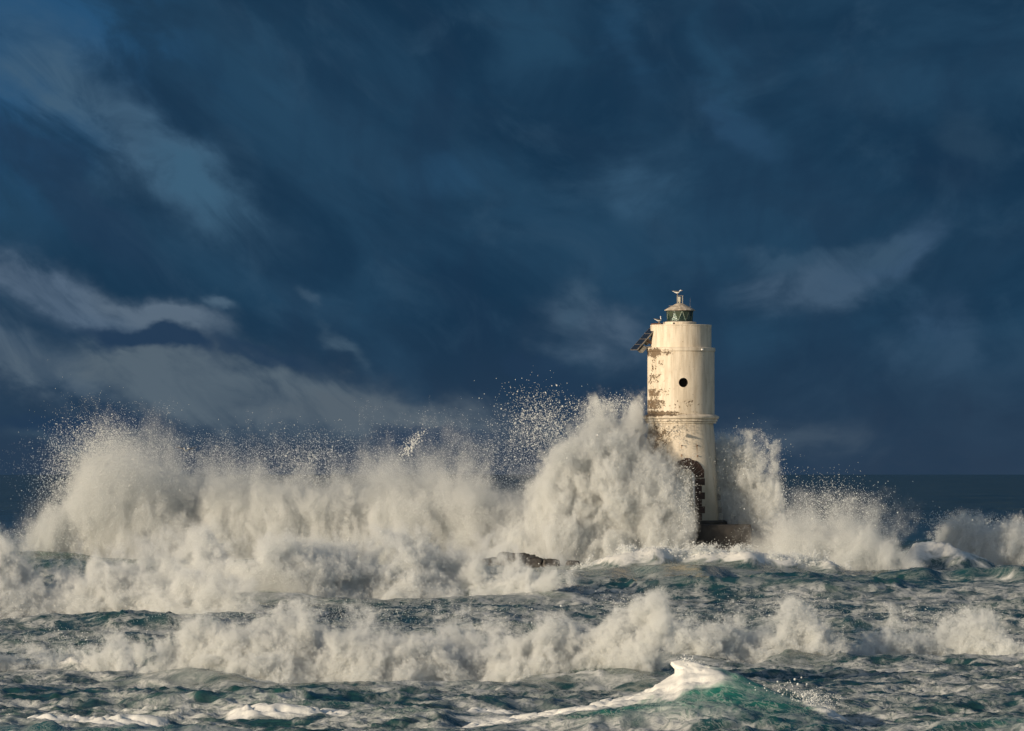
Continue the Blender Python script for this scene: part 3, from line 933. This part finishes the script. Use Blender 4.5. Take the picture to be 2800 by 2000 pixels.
    p = t.n('ShaderNodeBsdfPrincipled', ins={'Base Color': c, 'Roughness': 0.75, 'Normal': bump.outputs[0]})
    t.nt.links.new(p.outputs[0], out.inputs[0])
    return m


def mat_simple(name, c1, c2, scale=6.0, rough=0.7, metal=0.0, bump=0.01, detail=5.0):
    m, t, out = new_mat(name)
    oc = t.n('ShaderNodeTexCoord').outputs['Object']
    n = t.noise(oc, scale, detail, 0.62)
    c = t.mix(t.sstep(n, 0.35, 0.68), c1, c2)
    b = t.n('ShaderNodeBump', ins={'Strength': 0.8, 'Distance': 1.0, 'Height': t.m('MULTIPLY', n, bump)})
    p = t.n('ShaderNodeBsdfPrincipled', ins={'Base Color': c, 'Roughness': rough, 'Metallic': metal, 'Normal': b.outputs[0]})
    t.nt.links.new(p.outputs[0], out.inputs[0])
    return m


WALL = mat_wall()
DARK = mat_simple('painted_opening_shade', (0.006, 0.005, 0.004), (0.012, 0.010, 0.008))  # near-black colour stands in for the shade inside the openings
TRACHYTE = mat_simple('dark_red_stone', (0.028, 0.015, 0.011), (0.050, 0.026, 0.019), 5.0, 0.8, 0, 0.02)
PLASTER = mat_simple('grey_white_plaster', (0.42, 0.42, 0.40), (0.58, 0.57, 0.54), 4.0)
QUOIN = mat_simple('painted_quoin', (0.30, 0.29, 0.26), (0.42, 0.40, 0.36), 4.0)
CONCRETE = mat_simple('wet_shaded_concrete', (0.016, 0.014, 0.013), (0.036, 0.032, 0.029), 1.6, 0.7, 0, 0.05)  # wet concrete, darkened further by spray shade put into its colour
ROOFM = mat_simple('lichened_roof_metal', (0.30, 0.25, 0.19), (0.52, 0.45, 0.36), 5.0, 0.7, 0, 0.01)
IRON = mat_simple('dark_green_iron', (0.012, 0.022, 0.018), (0.03, 0.045, 0.036), 8.0, 0.5)
PALEBAR = mat_simple('pale_green_iron', (0.16, 0.22, 0.18), (0.26, 0.32, 0.27), 8.0, 0.5)
RUST = mat_simple('rusty_iron', (0.09, 0.04, 0.018), (0.18, 0.085, 0.04), 10.0, 0.85)
POSTM = mat_simple('vent_post_paint', (0.34, 0.32, 0.26), (0.46, 0.44, 0.37), 8.0)
CELL = mat_simple('solar_cells', (0.010, 0.013, 0.020), (0.016, 0.020, 0.030), 12.0, 0.25, 0, 0.0)
ALU = mat_simple('aluminium_frame', (0.16, 0.14, 0.12), (0.26, 0.235, 0.20), 8.0, 0.5)
STEEL = mat_simple('grey_steel', (0.16, 0.15, 0.13), (0.25, 0.23, 0.20), 8.0, 0.6)
LENS = mat_simple('beacon_lens', (0.20, 0.23, 0.15), (0.34, 0.37, 0.26), 2.0, 0.25)
ROCKM = mat_simple('wet_reef_rock', (0.022, 0.020, 0.018), (0.060, 0.054, 0.046), 2.5, 0.55, 0, 0.06)
WHITEB = mat_simple('gull_white', (0.74, 0.74, 0.73), (0.82, 0.82, 0.81), 20.0)
GREYB = mat_simple('gull_grey', (0.075, 0.072, 0.066), (0.12, 0.115, 0.105), 20.0)
BLACKB = mat_simple('gull_black', (0.008, 0.008, 0.009), (0.016, 0.016, 0.017), 20.0)
BEAK = mat_simple('gull_yellow', (0.45, 0.26, 0.05), (0.55, 0.33, 0.08), 20.0)
LEGM = mat_simple('gull_leg', (0.32, 0.20, 0.08), (0.40, 0.26, 0.11), 20.0)


def mat_pane():
    m, t, out = new_mat('green_lantern_glass')
    tr = t.n('ShaderNodeBsdfTransparent', ins={'Color': (0.36, 0.55, 0.50, 1)})
    gl = t.n('ShaderNodeBsdfGlossy', ins={'Color': (0.7, 0.8, 0.78, 1), 'Roughness': 0.12})
    df = t.n('ShaderNodeBsdfDiffuse', ins={'Color': (0.05, 0.09, 0.075, 1)})
    a = t.n('ShaderNodeMixShader', ins={0: 0.30, 1: tr.outputs[0], 2: df.outputs[0]})
    b = t.n('ShaderNodeMixShader', ins={0: 0.12, 1: a.outputs[0], 2: gl.outputs[0]})
    t.nt.links.new(b.outputs[0], out.inputs[0])
    return m


GLASS = mat_pane()


def build_lighthouse():
    root = bpy.data.objects.new('lighthouse', None)
    root.location = (TX, TY, 0)
    col.objects.link(root)
    tag(root, 'white round lighthouse tower with peeling render and a small glazed lantern', 'lighthouse')
    z0, zc = tz(1423), tz(1158)

    # lower shaft: flared, with flat chamfered faces on its flanks
    def rf(a, z):
        k = 1.0
        aa = (math.degrees(a) + 180) % 360 - 180
        for mid in (80, -100, 170):
            dd = (aa - mid + 180) % 360 - 180
            if abs(dd) < 28:
                k = min(k, math.cos(R(28)) / math.cos(R(dd)) * 1.0)
        return k
    prof = []
    for i in range(15):
        q = i / 14
        r = 1.79 + 0.52 * (1 - q) ** 0.95
        prof.append((r, z0 + (zc - z0) * q))
    bm = bmesh.new()
    lathe(bm, prof, 144, rf)
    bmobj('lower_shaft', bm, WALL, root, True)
    for p in bpy.data.objects['lower_shaft'].data.polygons:
        p.use_smooth = len(p.vertices) == 4
    # cornice: a broad band over two thinner mouldings
    for (r0, r1, ya, yb) in ((1.93, 1.99, 1147, 1139.5), (1.90, 1.90, 1153.2, 1147.6), (1.84, 1.84, 1158.4, 1153.8)):
        bm = bmesh.new()
        za, zb_ = tz(ya), tz(yb)
        e = 0.012
        if r0 == 1.93:
            lathe(bm, [(r0 - .02, za), (r0 + .03, za + .03), (r1, za + .09), (r1, zb_ - e), (r1 - e, zb_), (1.80, tz(1134.5))], 128)
        else:
            lathe(bm, [(r0 - e, za), (r0, za + e), (r1, zb_ - e), (r1 - e, zb_)], 128)
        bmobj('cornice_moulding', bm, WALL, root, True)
    # main shaft with a real round opening
    r = 1.747
    za, zb_ = tz(1136), tz(961)
    wa, wzc, wr = math.asin((1866 - 1862) / PH / r), tz(1048), 0.245
    hw = 0.36
    a1, a2 = wa - hw / r, wa + hw / r
    bm = bmesh.new()
    cache = {}

    def V(a, z, rr=r):
        k = (round(a, 5), round(z, 5), round(rr, 4))
        if k not in cache:
            cache[k] = bm.verts.new((rr * math.sin(a), -rr * math.cos(a), z))
        return cache[k]
    ninner = 8
    As = [a1 + (a2 - a1) * i / ninner for i in range(ninner + 1)]
    rest = [a2 + (2 * math.pi - (a2 - a1)) * i / 110 for i in range(1, 110)]
    Aall = As + rest
    Zs = sorted([za + (wzc - hw - za) * i / 6 for i in range(6)] + [wzc - hw + 2 * hw * i / ninner for i in range(ninner + 1)] + [wzc + hw + (zb_ - wzc - hw) * i / 6 for i in range(1, 7)])
    for i in range(len(Aall)):
        aA, aB = Aall[i], Aall[(i + 1) % len(Aall)]
        for zA, zB in zip(Zs, Zs[1:]):
            if i < ninner and wzc - hw - 1e-6 < zA and zB < wzc + hw + 1e-6:
                continue
            bm.faces.new((V(aA, zA), V(aB, zA), V(aB, zB), V(aA, zB)))
    edge = [(As[i], wzc - hw) for i in range(ninner)] + [(a2, wzc - hw + 2 * hw * i / ninner) for i in range(ninner)] + \
           [(As[ninner - i], wzc + hw) for i in range(ninner)] + [(a1, wzc + hw - 2 * hw * i / ninner) for i in range(ninner)]
    circ = []
    for i in range(32):
        t_ = R(-135) + 2 * math.pi * i / 32
        circ.append((wa + wr * math.cos(t_) / r, wzc + wr * math.sin(t_)))
    for i in range(32):
        j = (i + 1) % 32
        bm.faces.new((V(*edge[i]), V(*edge[j]), V(*circ[j]), V(*circ[i])))
        bm.faces.new((V(*circ[i]), V(*circ[j]), V(*circ[j], r - .05), V(*circ[i], r - .05)))
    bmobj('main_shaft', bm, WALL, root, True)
    bm = bmesh.new()
    ra = [bm.verts.new((rr_ * math.sin(q[0]), -rr_ * math.cos(q[0]), q[1])) for rr_ in (r - .045, r - .5) for q in circ]
    for i in range(32):
        j = (i + 1) % 32
        bm.faces.new((ra[i], ra[j], ra[32 + j], ra[32 + i]))
    bmobj('window_reveal', bm, DARK, root)  # reveal coloured black so its sunlit side reads as shade
    bm = bmesh.new()
    bmesh.ops.create_cone(bm, cap_ends=True, segments=32, radius1=wr + .06, radius2=wr + .06, depth=0.04,
                          matrix=Matrix.Rotation(wa, 4, 'Z') @ Matrix.Translation((0, -(r - .51), wzc)) @ Matrix.Rotation(R(90), 4, 'X'))
    bmobj('round_window', bm, DARK, root)
    bm = bmesh.new()
    e = .015
    lathe(bm, [(1.62, tz(962) - .002), (1.775, tz(962) - .002), (1.79, tz(961)), (1.79, tz(952.5)), (1.775, tz(952)), (1.60, tz(951))], 128)
    bmobj('ledge', bm, WALL, root, True)
    bm = bmesh.new()
    lathe(bm, [(1.585, tz(952)), (1.585, tz(893.2)), (1.60, tz(892.6)), (1.60, tz(889.6)), (1.58, tz(889)), (0.3, tz(888.2))], 128)
    o = bmobj('upper_drum', bm, WALL, root, True, 0)
    for nm in ('ledge', 'upper_drum', 'cornice_moulding', 'cornice_moulding.001', 'cornice_moulding.002', 'lower_shaft', 'main_shaft'):
        me = bpy.data.objects[nm].data
        me.set_sharp_from_angle(angle=R(32))
    # lantern ring
    LX = (1858.8 - 1862) / PH
    bm = bmesh.new()
    lathe(bm, [(0.865, tz(889.5)), (0.87, tz(882.5)), (0.85, tz(881.2)), (0.70, tz(880.0)), (0.6, tz(880.0))], 96)
    ring = bmobj('lantern_base', bm, WALL, root, True)
    ring.location = (LX, 0, 0)
    ring.data.set_sharp_from_angle(angle=R(32))
    bm = bmesh.new()
    c = Matrix.Rotation(R(-22), 4, 'Z')
    pts = [c @ Vector((q, -.876, z)) for (q, z) in ((-.07, tz(888.8)), (.07, tz(888.8)), (.025, tz(883)), (-.025, tz(883)))]
    vs = [bm.verts.new(p) for p in pts] + [bm.verts.new(p * 0.96 + Vector((0, 0, p.z * .04))) for p in pts]
    bm.faces.new(vs[:4])
    for i in range(4):
        bm.faces.new((vs[i], vs[i + 4], vs[(i + 1) % 4 + 4], vs[(i + 1) % 4]))
    v_ = bmobj('drain_hole', bm, DARK, ring)
    # lantern
    lan = bpy.data.objects.new('lantern', None)
    lan.parent = root
    lan.location = (LX, 0, 0)
    col.objects.link(lan)
    zb0, zt0 = tz(879.4), tz(850.6)
    rb, rt = 0.655, 0.70
    n = 10
    off = R(9)
    T = [(rt * math.sin(off + 2 * math.pi * i / n), -rt * math.cos(off + 2 * math.pi * i / n), zt0) for i in range(n)]
    B = [(rb * math.sin(off + 2 * math.pi * (i + .5) / n), -rb * math.cos(off + 2 * math.pi * (i + .5) / n), zb0) for i in range(n)]
    for i in range(n):
        j = (i + 1) % n
        for tri_ in ((T[i], B[i], T[j]), (B[i], B[j], T[j])):
            inn = [tuple(Vector((q[0] * .985, q[1] * .985, q[2]))) for q in tri_]
            obj('pane', list(tri_) + inn, [(0, 1, 2), (5, 4, 3), (0, 3, 4, 1), (1, 4, 5, 2), (2, 5, 3, 0)], GLASS, lan)
        bm = bmesh.new()
        add_bar(bm, T[i], B[i], .016, 6)
        bmobj('glazing_bar', bm, IRON if i % 3 else PALEBAR, lan)
        bm = bmesh.new()
        add_bar(bm, B[i], T[j], .016, 6)
        bmobj('glazing_bar', bm, PALEBAR if i % 2 else IRON, lan)
    for (rr, zz, hh) in ((.685, zb0 + .015, .05), (.715, zt0 - .01, .05)):
        bm = bmesh.new()
        lathe(bm, [(rr, zz - hh / 2), (rr, zz + hh / 2), (rr - .05, zz + hh / 2), (rr - .05, zz - hh / 2), (rr, zz - hh / 2)], 60, cap=False)
        bmobj('glazing_ring', bm, IRON, lan)
    bm = bmesh.new()
    pr = [(0.14, zb0)]
    for i in range(12):
        zz = zb0 + .03 + (zt0 - zb0 - .05) * i / 12
        pr += [(.235, zz), (.255, zz + .02), (.235, zz + .038)]
    lathe(bm, pr, 40)
    bmobj('beacon_lens', bm, LENS, lan, True)
    # roof of the lantern with its vent
    bm = bmesh.new()
    zr = tz(850)
    prof = [(0.68, zr - .005), (0.805, zr), (0.81, zr + .02), (0.72, zr + .085), (0.60, zr + .15), (0.49, zr + .205), (0.38, zr + .265), (0.27, zr + .325), (0.20, zr + .36), (0.14, zr + .38)]
    lathe(bm, prof, 16)
    roof = bmobj('lantern_roof', bm, ROOFM, root)
    roof.location = (LX, 0, 0)
    bm = bmesh.new()
    add_bar(bm, (0, 0, zr + .37), (0, 0, zr + .46), .05, 20)
    add_bar(bm, (0, 0, zr + .46), (0, 0, zr + .50), .085, 20)
    add_bar(bm, (0, 0, zr + .50), (0, 0, zr + .72), .08, 20)
    bmobj('vent_pipe', bm, POSTM, roof)
    for px_ in (-.125, .145):
        bm = bmesh.new()
        if px_ < 0:
            add_box(bm, (px_ - .012, 0, zr + .55), (.022, .05, .46))
            add_box(bm, (px_ + .020, 0.01, zr + .55), (.022, .05, .46))
        else:
            add_box(bm, (px_, 0, zr + .55), (.030, .05, .44))
        bmobj('vent_post', bm, POSTM, roof)
    bm = bmesh.new()
    add_box(bm, (.01, 0, zr + .785), (.36, .12, .018))
    bmobj('vent_cap', bm, STEEL, roof)
    bm = bmesh.new()
    add_bar(bm, (-.58, -.25, zr + .235), (.0, -.52, zr + .235), .012, 8)
    bmobj('lifting_bar', bm, ALU, roof)
    bm = bmesh.new()
    add_bar(bm, (.53, 0, zr + .18), (.545, 0, zr + .66), .006, 6, .003)
    add_box(bm, (.52, 0, zr + .20), (.10, .03, .02), Matrix.Rotation(R(-20), 3, 'Y'))
    bmobj('antenna', bm, STEEL, roof)
    # little white box on the ledge
    bm = bmesh.new()
    a = math.asin((1917.5 - 1862) / PH / 1.80)
    add_box(bm, (1.82 * math.sin(a), -1.82 * math.cos(a), tz(957.8)), (.10, .09, .07), Matrix.Rotation(a, 3, 'Z'))
    bmobj('junction_box', bm, WHITEB, root, bevel=.008)
    # iron pins over the door
    for (ar, z_) in ((-0.02, 6.49), (0.73, 6.49), (-0.02, 6.0), (0.73, 5.95)):
        a = ar / 1.75
        rr = 1.79 + 0.52 * (1 - (z_ - z0) / (zc - z0)) ** 0.95
        bm = bmesh.new()
        d_ = Vector((math.sin(a), -math.cos(a), 0))
        add_bar(bm, d_ * (rr - .05) + Vector((0, 0, z_)), d_ * (rr + .06) + Vector((0, 0, z_)), .028, 8)
        bmobj('iron_pin', bm, RUST, root)

    # doorway: walled-up opening framed by dark stone blocks
    def lr(z_):
        return 1.79 + 0.52 * (1 - min(max((z_ - z0) / (zc - z0), 0), 1)) ** 0.95
    cxp = (1700 + 700 / 4.06 - 1862) / PH
    zs = tz(1130 + 722 / 4.06)

    def face_pt(x_, z_, proud):
        rr = lr(z_) + proud
        return Vector((x_, -math.sqrt(max(rr * rr - x_ * x_, .01)), z_))

    def block(name, quad, mat, p_out, p_in):
        # quad: outline in (x, z); curved with the wall
        f = [face_pt(x_, z_, p_out) for x_, z_ in quad]
        b = [face_pt(x_, z_, p_in) for x_, z_ in quad]
        k = len(quad)
        fs = [tuple(range(k)), tuple(range(2 * k - 1, k - 1, -1))] + [(i, i + k, (i + 1) % k + k, (i + 1) % k) for i in range(k)]
        o_ = obj(name, f + b, fs, mat, root)
        bmm = bmesh.new()
        bmm.from_mesh(o_.data)
        bmesh.ops.recalc_face_normals(bmm, faces=list(bmm.faces))
        bmm.to_mesh(o_.data)
        bmm.free()
        return o_
    ri = .47
    ocx, ocz, ro = cxp + .07, zs + .28, .86
    nst = 9
    for i in range(nst):
        ta, tb = math.pi * i / nst, math.pi * (i + 1) / nst
        g_ = .008
        inner = [(cxp + ri * math.cos(t_), zs + ri * math.sin(t_)) for t_ in (ta + g_, (ta + tb) / 2, tb - g_)]
        rr = ro + random.uniform(-.03, .05) + (.05 if i in (0, 4, 8) else 0)
        outer = [(ocx + rr * math.cos(t_), max(ocz + rr * math.sin(t_) * .98 - .10, zs + (.0 if i in (0, 8) else .05))) for t_ in (tb - .6 * g_, (ta + tb) / 2, ta + .6 * g_)]
        if i == 0:
            outer[-1] = (ocx + rr * .98, zs + .02)
        if i == nst - 1:
            outer[0] = (ocx - rr * .98, zs + .02)
        block('arch_stone', inner + outer, TRACHYTE, .035 + random.uniform(0, .015), -.25)
    hgt = (zs - z0 - .02) / 6
    for side in (1, -1):
        for k in range(6):
            w_ = (.36, .52)[k % 2]
            xa, xb = cxp + side * ri, cxp + side * (ri + w_ - .0)
            za_, zb2 = z0 + .01 + hgt * k + .006, z0 + .01 + hgt * (k + 1) - .006
            q = [(xa, za_), (xb, za_), (xb, zb2), (xa, zb2)]
            if side < 0:
                q = q[::-1]
            block('jamb_stone', q, TRACHYTE, .03 + random.uniform(0, .012), -.25)
    q = [(cxp - ri, z0), (cxp + ri, z0)] + [(cxp + ri * math.cos(math.pi * i / 12), zs + ri * math.sin(math.pi * i / 12)) for i in range(13)]
    block('door_infill', q, PLASTER, .006, -.1)
    bm = bmesh.new()
    p_ = face_pt(cxp - .03, zs + .37, .01)
    add_bar(bm, p_ + Vector((0, .04, 0)), p_ + Vector((0, -.01, 0)), .035, 12)
    bmobj('pipe_hole', bm, DARK, root)
    # painted corner blocks at the foot, right side
    for (ya, yb, xa, xb) in ((820, 905, 1030, 1088), (975, 1040, 1028, 1100), (1112, 1188, 925, 1122), (908, 972, 1040, 1094), (1043, 1110, 1024, 1108)):
        zt_, zb2 = tz(1130 + ya / 4.06) - .006, tz(1130 + yb / 4.06) + .006
        x0_, x1_ = (1700 + xa / 4.06 - 1862) / PH, (1700 + xb / 4.06 - 1862) / PH
        bm = bmesh.new()
        add_box(bm, ((x0_ + x1_) / 2, -.10, (zt_ + zb2) / 2), (x1_ - x0_, .9, zt_ - zb2))
        bmobj('corner_quoin', bm, QUOIN if ya not in (908, 1043) else STEEL, root, bevel=.012)

    # solar array on the left of the drum
    sa = bpy.data.objects.new('solar_array', None)
    sa.parent = root
    col.objects.link(sa)
    top = Vector(((1710 + 1112 / 11.6 - 1862) / PH, -.55, tz(860 + 285 / 11.6)))
    s_ = Vector((-1.235, 0, -1.40))
    wv = Vector((-.33, 1.15, 0.02))
    top = top + Vector((0, -0.10, 0))
    nrm = s_.cross(wv).normalized()
    if nrm.z < 0:
        nrm = -nrm
    L_, W_ = s_.length, wv.length
    sn, wn_ = s_.normalized(), wv.normalized()
    fr = Matrix((sn, wn_, nrm)).transposed()
    pl = L_ / 5
    for k in range(5):
        c_ = top + sn * (pl * (k + .5)) + wn_ * (W_ / 2)
        bm = bmesh.new()
        add_box(bm, c_, (pl - .028, W_ - .02, .030), fr)
        pan = bmobj('solar_panel', bm, CELL, sa)
        bm = bmesh.new()
        for (u_, v2, su, sv) in ((-pl / 2 + .022, 0, .03, W_), (pl / 2 - .022, 0, .03, W_), (0, -W_ / 2, pl - .014, .03), (0, W_ / 2, pl - .014, .03)):
            add_box(bm, c_ + sn * u_ + wn_ * v2 - nrm * .008, (su, sv, .045), fr)
        bmobj('panel_frame', bm, ALU, sa)
    for q in (.12, .88):
        bm = bmesh.new()
        add_box(bm, top + sn * (L_ / 2) + wn_ * (W_ * q) - nrm * .07, (L_ * .94, .05, .06), fr)
        bmobj('support_rail', bm, STEEL, sa)
    for q in (.1, .5, .9):
        for k in (.3, .62, .86):
            a_ = top + sn * (L_ * k) + wn_ * (W_ * q) - nrm * .09
            hit = Vector((-1.50, a_.y * .8, min(a_.z - .15, tz(905))))
            hit.z = max(hit.z, tz(949))
            bm = bmesh.new()
            add_bar(bm, a_, hit, .028, 6)
            bmobj('support_strut', bm, RUST if k == .62 else STEEL, sa)
    bm = bmesh.new()
    add_box(bm, top + sn * (L_ * .86) + wn_ * (W_ * .25) - nrm * .24, (.34, .5, .22), fr)
    bmobj('battery_box', bm, STEEL, sa, bevel=.01)
    bm = bmesh.new()
    add_box(bm, top + sn * (L_ * .60) + wn_ * (W_ * .35) - nrm * .22, (.30, .4, .18), fr)
    bmobj('battery_box', bm, STEEL, sa, bevel=.01)
    bm = bmesh.new()
    add_bar(bm, (-1.55, -.35, tz(888.5)), (-.98, -.55, tz(888.2)), .055, 8)
    bmobj('cable_conduit', bm, RUST, sa)
    return top, sn, wn_, nrm, L_, W_


PANEL = build_lighthouse()


# plinth
def build_plinth():
    root = bpy.data.objects.new('plinth', None)
    root.location = (TX, TY, 0)
    col.objects.link(root)
    tag(root, 'dark wet concrete plinth under the lighthouse', 'plinth')
    zt = tz(1428)
    bm = bmesh.new()
    add_box(bm, (-.02, 0, zt / 2 - 1.0), (7.08, 7.0, zt + 1.8))
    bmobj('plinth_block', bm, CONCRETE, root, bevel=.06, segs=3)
    bm = bmesh.new()
    lathe(bm, [(2.42, zt - .11), (2.42, zt + .02), (2.30, tz(1423) + .0), (2.0, tz(1423) + .001)], 96)
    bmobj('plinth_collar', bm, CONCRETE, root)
    bm = bmesh.new()
    add_box(bm, (-.15, -4.0, tz(1453) / 2 - 1.2), (2.4, 1.1, tz(1453) + 1.6))
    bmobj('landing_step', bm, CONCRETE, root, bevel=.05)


build_plinth()


# rocks of the reef
def rock(px, py_top, w, hgt, Y, label, seed):
    g = random.Random(seed)
    bm = bmesh.new()
    bmesh.ops.create_icosphere(bm, subdivisions=4, radius=1.0)
    z0 = wz(py_top, Y)
    off = Vector((g.random() * 20, g.random() * 20, g.random() * 20))
    from mathutils import noise as mn
    for v in bm.verts:
        p = v.co
        q = Vector((math.copysign(abs(p.x) ** .55, p.x), math.copysign(abs(p.y) ** .6, p.y), math.copysign(abs(p.z) ** .5, p.z)))
        n_ = mn.fractal(p * 1.6 + off, 1.0, 2.0, 5)
        n2 = mn.noise(p * 4.5 + off)
        q *= 1 + .26 * n_ + .09 * n2
        v.co = Vector((q.x * w / 2, q.y * w / 3, q.z * hgt))
    o = bmobj('reef_rock', bm, ROCKM, None, True)
    o.location = (wx(px, Y), Y, z0 - hgt * .95)
    tag(o, label, 'rock', 'dark rocks breaking the surface by the spray')
    return o


rock(1345, 1527, 1.2, .6, 293, 'pale misted low rock at the left end of the reef', 1)
rock(1415, 1517, 2.2, .8, 292.6, 'long flat-topped rock, highest of the reef', 2)
rock(1462, 1525, 1.2, .7, 292.2, 'squared block of rock right of the long flat-topped one', 3)
rock(1507, 1533, .9, .6, 291.6, 'dark rounded rock beside the squared block', 4)
rock(1566, 1536, .7, .5, 291.0, 'small dark rock standing alone nearest the lighthouse', 5)


# gulls
def loft(bm, rings, segs=14):
    vs = []
    for (x, z, rz, ry) in rings:
        vs.append([bm.verts.new((x, ry * math.sin(2 * math.pi * i / segs), z + rz * math.cos(2 * math.pi * i / segs))) for i in range(segs)])
    for a, b in zip(vs, vs[1:]):
        for i in range(segs):
            j = (i + 1) % segs
            bm.faces.new((a[i], b[i], b[j], a[j]))
    bm.faces.new(vs[0])
    bm.faces.new(list(reversed(vs[-1])))


def gull(loc, rz, label, upright=0.0, flying=False):
    root = bpy.data.objects.new('gull', None)
    root.location = loc
    root.rotation_euler = (0, 0, rz)
    col.objects.link(root)
    tag(root, label, 'gull', 'gulls around the lighthouse' if not flying else None)
    hx, hz = (.13, .285) if not upright else (.075, .36)
    bm = bmesh.new()
    rings = [(-.27, .245, .008, .03), (-.20, .225, .022, .04), (-.12, .19, .045, .055), (-.03, .165, .062, .07), (.06, .175, .060, .066), (.11, .21, .048, .05)]
    if upright:
        rings += [(.105, .26, .036, .036), (.085, .31, .032, .032), (hx, hz, .036, .034), (hx + .02, hz + .012, .024, .022), (hx + .03, hz + .012, .01, .01)]
    else:
        rings += [(.135, .245, .036, .036), (.155, .268, .036, .034), (.185, .272, .034, .031), (.212, .268, .022, .02), (.222, .266, .010, .010)]
        hx, hz = .19, .268
    loft(bm, rings)
    bmobj('body', bm, WHITEB, root, True)
    for s in (-1, 1):
        bm = bmesh.new()
        if flying:
            pts = [(.05, .04 * s, .19), (.10, .30 * s, .30), (.02, .62 * s, .33), (-.03, .62 * s, .32), (-.03, .30 * s, .285), (-.07, .05 * s, .18)]
            t_ = [bm.verts.new(p) for p in pts]
            b_ = [bm.verts.new((p[0], p[1], p[2] - .012)) for p in pts]
            bm.faces.new(t_)
            bm.faces.new(list(reversed(b_)))
            for i in range(6):
                j = (i + 1) % 6
                bm.faces.new((t_[i], b_[i], b_[j], t_[j]))
        else:
            loft(bm, [(-.25, .250, .006, .010), (-.18, .235, .022, .016), (-.08, .215, .040, .020), (.02, .205, .040, .020), (.085, .215, .022, .014), (.10, .22, .008, .006)], 10)
            for v in bm.verts:
                v.co.y += s * (.044 + .012 * (1 if v.co.x > -.1 else 0))
        wing = bmobj('wing', bm, GREYB, root, True)
        if not flying:
            bm = bmesh.new()
            loft(bm, [(-.33, .262, .003, .004), (-.28, .257, .010, .010), (-.22, .245, .013, .010)], 8)
            for v in bm.verts:
                v.co.y += s * .03
            bmobj('wing_tip', bm, BLACKB, wing, True)
            bm = bmesh.new()
            add_bar(bm, (.0, s * .035, .0), (.01, s * .035, .13), .008, 6)
            add_bar(bm, (.0, s * .035, .006), (.05, s * .035, .006), .008, 6)
            bmobj('leg', bm, LEGM, root)
        bm = bmesh.new()
        bmesh.ops.create_icosphere(bm, subdivisions=1, radius=.006, matrix=Matrix.Translation((hx + .012, s * .026, hz + .012)))
        bmobj('eye', bm, BLACKB, root)
    bm = bmesh.new()
    add_bar(bm, (hx + .028, 0, hz), (hx + .085, 0, hz - .012), .011, 8, .003)
    bmobj('beak', bm, BEAK, root)
    return root


LXW = TX + (1858.8 - 1862) / PH
gull((LXW - .125, TY, tz(850) + .78), R(-8), 'gull leaning forward on top of the lantern vent')
tp, sn, wn_, nrm, L_, W_ = PANEL
gp = tp + sn * .05 + wn_ * .15 + nrm * .02
gull((TX + gp.x, TY + gp.y, gp.z - .01), R(20), 'gull with raised white neck at the top edge of the solar array', upright=1.0)
gull((wx(510, 301), 301, wz(1230, 301) - .2), R(60), 'gull flying low over the left spray bank', flying=True)
